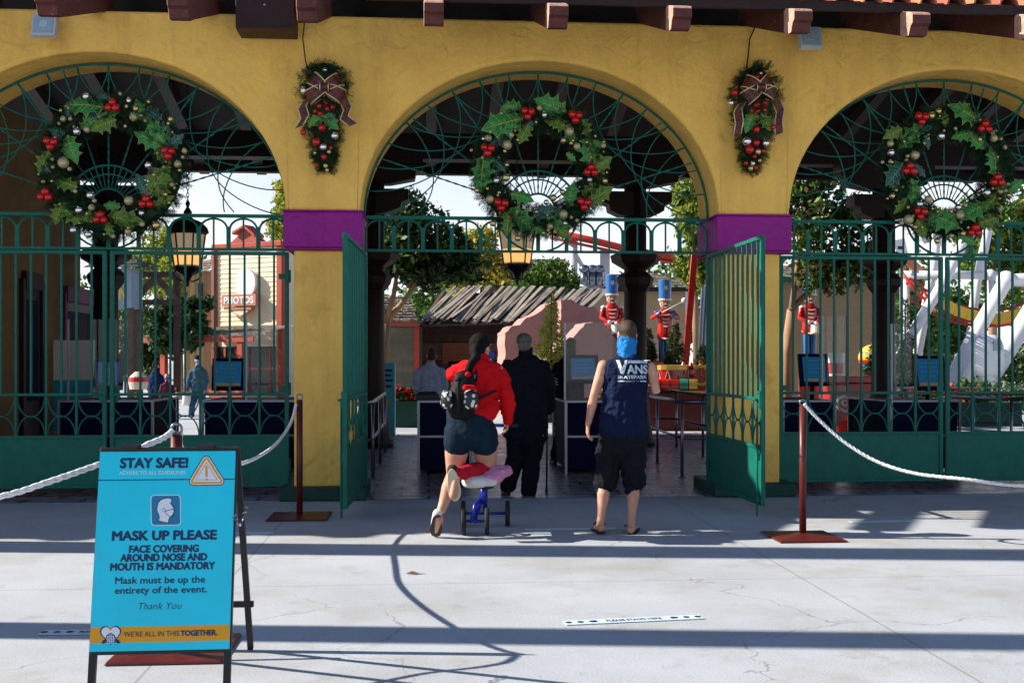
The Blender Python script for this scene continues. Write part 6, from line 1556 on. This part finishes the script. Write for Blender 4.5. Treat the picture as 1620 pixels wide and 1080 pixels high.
# ------------------------------------------------ toy soldiers and gift train display
TBLUE=mat('toy_blue_gloss',(.015,.12,.38),rough=.25,var=.08,coat=.4); TRED=mat('toy_red_gloss',(.48,.015,.012),rough=.25,var=.08,coat=.4); TWH=mat('toy_white',(.7,.68,.64),rough=.3,var=.05); TGOLD=mat('toy_gold',(.55,.36,.08),rough=.3,metal=.5,var=.1); TFL=mat('toy_face',(.55,.33,.24),rough=.5,var=.05)
def soldier(label,px,ytop,d,kind):
    s=d/F; g=GD(px,d); t=thing('toy_soldier',label,'toy soldier',(g.x,g.y,0),-PSI,'toy soldier figures'); z=lambda y:CAMZ+(HZ-(ytop+y))*s
    u=s
    m=MB(); m.tube([(0,0,z(30)),(0,0,z(0)),(0,0,z(-1))],[9.5*u,10.5*u,10*u],18); m.build('hat',TBLUE,t,smooth=False)
    m=MB(); m.tube([(0,0,z(31.5)),(0,0,z(28.5))],10.6*u,18); st=[(5*u*(1 if k%2 else .45)*math.sin(k*math.pi/5),-10.8*u,z(12)+5*u*(1 if k%2 else .45)*math.cos(k*math.pi/5)) for k in range(10)]; m.add(st,[tuple(range(10))]); m.tube([(-9*u,-3*u,z(30)),(-7*u,-6*u,z(38)),(0,-8.5*u,z(43)),(7*u,-6*u,z(38)),(9*u,-3*u,z(30))],.9*u,5); m.build('hat_trim',TWH,t)
    m=MB(); m.ell((0,0,z(36)),(8.6*u,8.6*u,9.5*u),16); m.ell((0,-8.6*u,z(37)),(1.5*u,1.8*u,1.5*u),8); m.build('head',TFL,t,smooth=True)
    m=MB()
    for k in (-1,1): m.ell((k*3.2*u,-7.8*u,z(35)),(1.1*u,.8*u,1.2*u),8)
    m.limb([(-3.4*u,-7.6*u,z(40.5)),(3.4*u,-7.6*u,z(40.5))],[.9*u,.9*u],8); m.build('face_paint',BLACKM,t)
    m=MB(); m.limb([V(0,0,z(88)),V(0,0,z(78)),V(0,0,z(62)),V(0,0,z(50)),V(0,0,z(46))],[(13.5*u,9*u),(11.5*u,8*u),(12.5*u,8.5*u),(13*u,8*u),(8*u,6*u)],18); o=m.build('jacket',TRED,t,smooth=True)
    m=MB()
    for k in range(4): m.tube([V(-(6.5-k)*u,-8.6*u,z(54+6*k)),V(0,-9.8*u,z(55+6*k)),V((6.5-k)*u,-8.6*u,z(54+6*k))],.8*u,5)
    m.tube([V(-13*u,-2*u,z(88)),V(0,-9.6*u,z(92)),V(13*u,-2*u,z(88))],1.1*u,5); m.build('braid',TWH,o)
    m=MB()
    if kind=='drum': A=[[(-13,-1,51),(-20,-3,58),(-10,-12,52)],[(13,-1,51),(20,-4,60),(11,-12,56)]]
    else: A=[[(-13,-1,51),(-17,-3,66),(-5,-13,74)],[(13,-1,51),(17,-3,66),(6,-13,76)]]
    for a in A: m.limb([V(p[0]*u,p[1]*u,z(p[2])) for p in a],[4.2*u,3.8*u,3.2*u],10)
    m.build('arms',TRED,t,smooth=True)
    m=MB()
    for a in A: m.ell((a[2][0]*u,a[2][1]*u,z(a[2][2])),3.6*u,10)
    for a in A: m.ell((a[0][0]*u,a[0][1]*u,z(a[0][2]-1)),(5*u,4.5*u,3.2*u),10)
    m.build('gloves_and_epaulettes',TBLUE if kind=='drum' else TWH,t,smooth=True)
    m=MB()
    for k in (-1,1): m.limb([V(k*5.2*u,0,z(90)),V(k*5*u,0,z(120)),V(k*5*u,-.5*u,z(148))],[5.4*u,4.9*u,4.6*u],12); m.limb([V(k*5*u,-1*u,z(150)),V(k*5.5*u,-7*u,z(151))],[4*u,3.4*u],10)
    m.build('legs',TBLUE,t,smooth=True)
    m=MB(); m.lathe([(17*u,0),(17*u,z(153)-.02),(15*u,z(153))],(0,0,0),16); m.build('pedestal',TRED,t)
    m=MB()
    if kind=='drum':
        m.tube([V(-9*u,-13*u,z(52)),V(26*u,-16*u,z(34))],.9*u,6); m.ell((28*u,-16*u,z(32)),4.6*u,12); m.build('drumstick',TWH,t,smooth=True)
    else:
        m.lathe([(7*u,z(92)),(8*u,z(90)),(7.4*u,z(80)),(8*u,z(78))],(5*u,-17*u,0),16); m.build('snare_drum',TWH,t)
soldier('toy soldier in red and blue with a raised drumstick behind the steel rail',1052,444,27,'drum')
soldier('toy soldier half hidden by the pale trunked tree in the right arch',1281,436,27,'snare')
soldier('toy soldier with a small drum half hidden by the dark post',968,436,30,'snare')
def lathe_thing(name,label,cat,px,py,d,prof,m,parts=(),n=18,z0=None):
    c=Dp(px,py,d); t=thing(name,label,cat,c,-PSI); mb=MB(); mb.lathe(prof,(0,0,0),n); mb.build('body',m,t,smooth=False)
    for nm,pf,mm in parts: k=MB(); k.lathe(pf,(0,0,0),n); k.build(nm,mm,t,smooth=False)
    return t
ds=thing('display_stand','low dark display stand carrying the toy train and drums','stand',GD(1060,24.6),-PSI)
m=MB(); m.b2(-1.6,1.5,-.6,1.4,0,.82); m.build('platform',mat('dark_red_platform',(.10,.012,.012),rough=.6),ds); m=MB(); m.b2(-1.65,1.55,-.65,1.45,.82,.87); m.build('top_board',TGOLD,ds)
def onstand(px): p=GD(px,24.4); return Vector((p.x,p.y,.872))
t=thing('toy_drum','large red toy drum with gold bands on the display stand','toy drum',onstand(1060),-PSI); r=.40
k=MB(); k.lathe([(r,.04),(r,.52)],(0,0,0),20); k.build('shell',TRED,t); 
k=MB(); k.lathe([(r+.02,0),(r+.02,.07)],(0,0,0),20); k.lathe([(r+.02,.45),(r+.02,.55),(r-.03,.56)],(0,0,0),20); k.build('gold_bands',TGOLD,t)
k=MB()
for j in range(12): a=2*math.pi*j/12; b=a+math.pi/12; k.tube([((r+.01)*math.cos(a),(r+.01)*math.sin(a),.07),((r+.01)*math.cos(b),(r+.01)*math.sin(b),.45),((r+.01)*math.cos(a+math.pi/6),(r+.01)*math.sin(a+math.pi/6),.07)],.012,5)
k.build('lacing',TWH,t)
t=thing('toy_house_box','red roofed toy house box beside the toy drum','toy house',onstand(1032),-PSI)
k=MB(); k.b2(-.22,.22,-.2,.2,0,.42); k.build('walls',TRED,t); k=MB(); k.prism([(-.27,.42),(.27,.42),(.2,.62),(-.2,.62)],lambda u,v,q:V(u,q,v),-.26,.26); k.build('roof',mat('salmon_toy_roof',(.5,.10,.08),rough=.4),t); k=MB(); k.b2(-.08,.08,-.215,-.2,0,.25); k.build('door',TGOLD,t)
t=thing('toy_cracker','striped red and green toy cracker lying before the drum','toy cracker',onstand(1075)+Vector((-.1,-.35,.14)),-PSI)
for j,(x,mm) in enumerate(((-.5,TRED),(-.3,TRED),(-.1,TRED),(.1,mat('toy_green',(.04,.22,.14),rough=.3,coat=.3)),(.3,TGOLD))):
    k=MB(); k.tube([(x-.09,0,0),(x+.09,0,0)],.125 if j<3 else .14,14); k.build('band',mm,t)
for j in range(2):
    t=thing('toy_figure',['small red toy figure with a pointed hat left on the display stand','small red toy figure beside the toy clock'][j],'toy figure',onstand(1080+j*12)+Vector((0,-.05,0)),-PSI)
    k=MB(); k.lathe([(.13,0),(.12,.22),(.06,.36)],(0,0,0),12); k.build('coat',TRED,t); k=MB(); k.ell((0,0,.41),.085,12); k.build('head',TFL,t,smooth=True); k=MB(); k.lathe([(.10,.45),(.02,.62)],(0,0,0),12); k.build('hat',TRED,t)
t=thing('toy_clock','round red clock with a wavy gold rim on the display stand','clock',onstand(1109),-PSI)
k=MB(); out=[]
for j in range(48): a=2*math.pi*j/48; q=.245+.022*math.cos(8*a*1.5); out.append((q*math.cos(a),.33+q*math.sin(a)))
k.prism(out,lambda u,v,q:V(u,q,v),-.05,.08); k.build('gold_rim',TGOLD,t,bevel=.01)
k=MB(); k.prism([(.17*math.cos(a),.33+.17*math.sin(a)) for a in [2*math.pi*j/28 for j in range(28)]],lambda u,v,q:V(u,q,v),-.065,-.051); k.build('red_face',TRED,t)
k=MB(); k.bar(V(0,-.07,.33),V(.0,-.07,.43),.012,.006); k.bar(V(0,-.07,.33),V(.09,-.07,.31),.012,.006)
for j in range(12): a=2*math.pi*j/12; k.ell((.145*math.cos(a),-.068,.33+.145*math.sin(a)),(.012,.004,.012),6)
k.build('hands_and_marks',TGOLD,t); k=MB(); k.b2(-.13,.13,-.08,.1,0,.10); k.tube([(.04*math.cos(a),0,.61+.04*math.sin(a)) for a in [2*math.pi*j/12 for j in range(12)]],.012,5,closed=True); k.build('foot',TRED,t)
# tall red ladder frame
c=GD(1090,29.5); s=29.5/F; t=thing('red_lattice_frame','red and white leaning ladder frame right of the drumming soldier','frame',c,-PSI); k=MB()
a0,a1=V((1078-1090)*s,0,CAMZ+(HZ-545)*s),V((1102-1090)*s,.3,CAMZ+(HZ-395)*s)
a0.z=0; k.bar(a0,a1,.16,.12); k.build('red_post',TRED,t); k=MB()
k.tube([V((1100-1090)*s,-.3,0),V((1112-1090)*s,-.1,CAMZ+(HZ-455)*s)],.07,8); k.tube([V((1107-1090)*s,-.35,0),V((1117-1090)*s,-.1,CAMZ+(HZ-450)*s)],.06,8); k.build('grey_tubes',STEEL,t)
# ------------------------------------------------ gifts, balloon ornament, planters
c=GD(1345,23.6); t=thing('gift_box','red candy-cane patterned gift box with a white swirl beyond the right gate','gift box',c,-PSI)
k=MB(); k.b2(-.55,.55,-.4,.4,.25,1.05); k.build('box',TRED,t,bevel=.02); k=MB(); k.b2(-.6,.6,-.45,.45,1.05,1.2); k.build('lid',TRED,t,bevel=.02)
k=MB()
for q in (-.25,.25):
    k.tube([V(q+.02*math.exp(a*.16)*math.cos(a)*1.6,-.41,.65+.02*math.exp(a*.16)*math.sin(a)*1.6) for a in [j*.35 for j in range(34)]],.03,5)
k.build('white_swirls',TWH,t); k=MB(); k.lathe([(.75,0),(.75,.25)],(0,0,0),4); k.build('base',TRED,t)
t=lathe_thing('balloon_ornament','yellow and green striped hot air balloon ornament beyond the right gate','ornament',1380,574,25.5,[(.04,-.24),(.15,-.17),(.26,-.02),(.30,.13),(.29,.25)],mat('toy_teal',(.02,.25,.28),rough=.3,coat=.3),
 [('yellow_band',[(.305,.07),(.315,.13),(.305,.20)],YEL),('red_band',[(.27,-.02),(.295,.02),(.305,.065)],TRED),('cap',[(.30,.205),(.245,.33),(.13,.40),(.02,.43)],YEL)])
k=MB(); k.b2(-.16,.16,-.16,.16,-.75,-.5)
for a,b in ((-1,-1),(1,-1),(1,1),(-1,1)): k.tube([(a*.14,b*.14,-.5),(a*.1,b*.1,-.25)],.012,5)
k.tube([(0,0,-.75),(0,0,-CAMZ-(HZ-574)*25.5/F)],.05,8); k.build('basket',TGOLD,t)
t=lathe_thing('candy_stack','red and white striped candy stack left of the gift box','ornament',1323,600,23.4,[(.2,-.9),(.2,-.75)],TRED)
for j in range(6): k=MB(); k.tube([(0,0,-.75+j*.22),(0,0,-.54+j*.22)],.17,14); k.build('band',TWH if j%2 else TRED,t)
def planter(label,px,d,w_,h,seed):
    g=GD(px,d); t=thing('planter',label,'planter',g,-PSI); k=MB(); k.b2(-w_,w_,-.3,.3,0,h); k.b2(-w_-.04,w_+.04,-.34,.34,h,h+.05); k.build('box',DKGREEN,t)
    leafmesh('foliage',leaves([(V(0,0,h+.18),(w_,.3,.2))],700,.13,seed),LF['mid'],t)
    v=leaves([(V(0,-.1,h+.22),(w_*.95,.25,.17))],260,.17,seed+1); leafmesh('red_flowers',v,MATS['poinsettia'],t)['kind']='stuff'
    k=MB(); k.tube([(-w_-.2,-.4,h+.4),(w_+.2,-.4,h+.4)],.02,6); k.build('rail',STEEL,t)
MATS['poinsettia']=leafmat('poinsettia',(.45,.012,.015),island=.2)
planter('green planter of red poinsettias before the sage shed',640,25.5,.85,.55,1)
planter('planter of red flowers beyond the jacketed man',880,27.5,.6,.45,3)
planter('planter of flowers under the white ride tubes',1500,26,1.6,.5,5)
c=GD(612,22.4); t=thing('info_totem','cyan and white health notice totem beside the dark post base','sign',c,-PSI)
k=MB(); k.b2(-.17,.17,-.10,.10,0,1.48); k.build('body',mat('cyan_totem',(.05,.38,.50),rough=.4,var=.1),t,bevel=.01); k=MB()
for z,w_ in ((1.3,.24),(1.2,.2),(1.1,.26),(.98,.22)): k.b2(-w_/2,w_/2,-.106,-.101,z,z+.05)
k.build('print',[NAVYP],t); k=MB(); k.b2(-.06,.06,-.106,-.101,.62,.72); k.build('orange_mark',ORG,t)
# red toy mushrooms / striped thing near the child
t=lathe_thing('striped_ornament','red and white striped round ornament behind the left gate bars','ornament',219,601,29,[(.22,-.24),(.25,-.07),(.21,.10),(.08,.22)],mat('cream_ornament',(.6,.5,.38),rough=.5),[('red_stripe',[(.255,-.04),(.235,.07)],TRED)])
k=MB(); k.tube([(0,0,-.35),(0,0,-1.0)],.08,8); k.build('stem',DKGREEN,t)
# ------------------------------------------------ coaster
CW_=mat('white_ride_steel',(.62,.63,.66),rough=.4,var=.06,scale=2); CRED=mat('red_ride_steel',(.45,.035,.025),rough=.4,var=.1); CYEL=mat('yellow_ride_panel',(.70,.42,.03),rough=.45,var=.1)
D0=45.0; c0=GD(1500,D0)
def zp(x,y,dd=0): return Dp(1400+x*.2778,340+y*.2778,D0+dd)-c0
co=thing('coaster_support','lattice of thick white steel ride tubes behind the right gate','ride support',c0)
su=D0/F*.2778
def pipe(pts,wd,nm='tube',dd=0):
    k=MB(); k.tube([zp(x,y,dd) for x,y in pts],wd*su*.45,16); k.build(nm,CW_,co,smooth=True)
    for (x,y) in (pts[0],pts[-1]):
        pass
pipe([(-10,1060),(60,860),(150,680),(330,390),(440,170),(560,0)],66); pipe([(165,1060),(190,760),(235,520),(275,300),(300,60)],62,dd=1.5); pipe([(90,342),(640,342)],54,dd=.8)
pipe([(121,1060),(118,340)],46,dd=1.2); pipe([(488,1060),(505,520),(525,380),(580,120),(600,-40)],58,dd=2); pipe([(605,342),(600,470),(560,560)],44,dd=1)
pipe([(300,1080),(400,900),(560,600),(690,372),(820,372),(1000,372)],92,dd=-1); pipe([(500,1090),(560,980),(690,780),(850,520),(1000,300)],110,dd=-2); pipe([(455,1060),(470,900),(500,640)],70,dd=1.5)
pipe([(240,160),(200,60),(120,-40)],40,dd=2); pipe([(905,1070),(900,1000),(860,420)],60,dd=1)
for (x,y,dd,r) in ((330,390,0,40),(600,342,.8,34),(690,372,-1,54)):
    k=MB(); p=zp(x,y,dd); k.ell(p,r*su,14); k.build('flange',CW_,co,smooth=True)
dm=thing('white_dome','white rounded pod with a small square vent beyond the right gate','pod',GD(1562,42)); k=MB(); u=42/F*.2778
o_=Dp(1400+604*.2778,340+780*.2778,42); k.limb([V(0,0,o_.z-.55),V(0,0,o_.z+.25)],[(.62,.5),(.60,.5)],18); k.tube([(0,0,0),(0,0,o_.z-.4)],.25,10); k.build('shell',CW_,dm,smooth=True); k=MB(); k.b2(-.02,.30,-.52,-.48,o_.z+.05,o_.z+.42); k.build('vent',STEEL,dm)
tk=thing('coaster_track','yellow sided red coaster track curving behind the white tubes','ride track',c0)
def track(pts,dd,parent,rr=9,yel=True):
    P_=[zp(x,y,dd) for x,y in pts]; k=MB(); k.tube(P_,rr*su,10); k.tube([p+V(0,1.1,0) for p in P_],rr*su,10); k.tube([p+V(0,.5,.62) for p in P_],rr*su*.8,8); k.build('rails',CRED,parent,smooth=True)
    k=MB()
    for a,b in zip(P_,P_[1:]):
        n=max(1,int((b-a).length/.7))
        for j in range(n): p=a.lerp(b,j/n); k.bar(p,p+V(0,.5,.62),.09,.09); k.bar(p+V(0,1.1,0),p+V(0,.5,.62),.09,.09)
    k.build('cross_ties',CRED,parent)
track([(100,330),(170,430),(250,500),(330,548),(420,590),(510,612),(640,632),(760,612),(900,560)],.3,tk)
k=MB()
yp=[(328,500),(400,540),(470,565),(545,585),(650,590),(765,565),(900,510)]
for a,b in zip(yp,yp[1:]): k.bar(zp(*a),zp(*b),.06,62*su)
k.build('side_panel',CYEL,tk)
k=MB(); k.bar(zp(80,215,1),zp(190,310,1),.1,50*su); k.bar(zp(190,310,1),zp(250,360,1),.1,40*su); k.build('orange_panel',mat('salmon_ride_panel',(.50,.16,.09),rough=.5),tk)
# banner board in the gap
bb=thing('show_board','small white board with dark lettering behind the right arch post','sign board',GD(1425,40)); p=Dp(1425,392,40); k=MB(); k.box((0,0,p.z),(.42,.04,.62),0,(0,R(-12),0)); k.build('board',WHITEP,bb); k=MB(); put_text(k,'OPEN',lambda u,v:V(u,-.03,v),0,p.z,.3,.12,.02) if False else k.b2(-.12,.1,-.03,-.025,p.z-.06,p.z+.06); k.build('lettering',NAVYP,bb); k=MB(); k.tube([(0,.03,0),(0,.03,p.z)],.04,6); k.build('pole',STEEL,bb)
# red coaster track in the middle distance
c1=GD(1000,62); s=62/F
rt=thing('red_coaster_track','red coaster rail sloping down behind the middle arch','ride track',c1)
def m2(px,py,dd=0): return Dp(px,py,62+dd)-c1
k=MB()
for dd in (0,1.2): k.tube([m2(870,366,dd),m2(940,381,dd),m2(1000,396,dd),m2(1060,406,dd),m2(1120,422,dd),m2(1200,440,dd)],.20,10); k.tube([m2(870,376,dd),m2(940,391,dd),m2(1000,404,dd),m2(1060,414,dd),m2(1120,430,dd)],.08,6)
for j in range(28): k.bar(m2(872+j*9,368+j*2.1),m2(872+j*9,368+j*2.1,1.2),.1,.1)
k.build('rails',CRED,rt,smooth=True); k=MB()
for px,py in ((906,378),(957,394),(1080,414)): k.tube([m2(px,py,.6),m2(px,600,.6)],.28,12)
k.build('supports',CW_,rt,smooth=True); k=MB(); k.tube([m2(895,375,.6),m2(935,445,.6)],.12,8); k.build('brace',CW_,rt)
# roof ducts
du=thing('roof_ducts','row of grey steel vent cowls on the shake roof','vents',GD(937,45.5)); k=MB(); s=45.5/F
for px in (924,937,948):
    x=(px-937)*s; z=CAMZ+(HZ-438)*s; k.tube([(x,0,z-.35),(x,0,z+.2)],.16,10); k.ell((x,-.05,z+.32),(.24,.24,.18),12)
k.b2((918-937)*s,(955-937)*s,-.1,.3,z-.5,z-.3); k.build('cowls',STEEL,du,smooth=True)
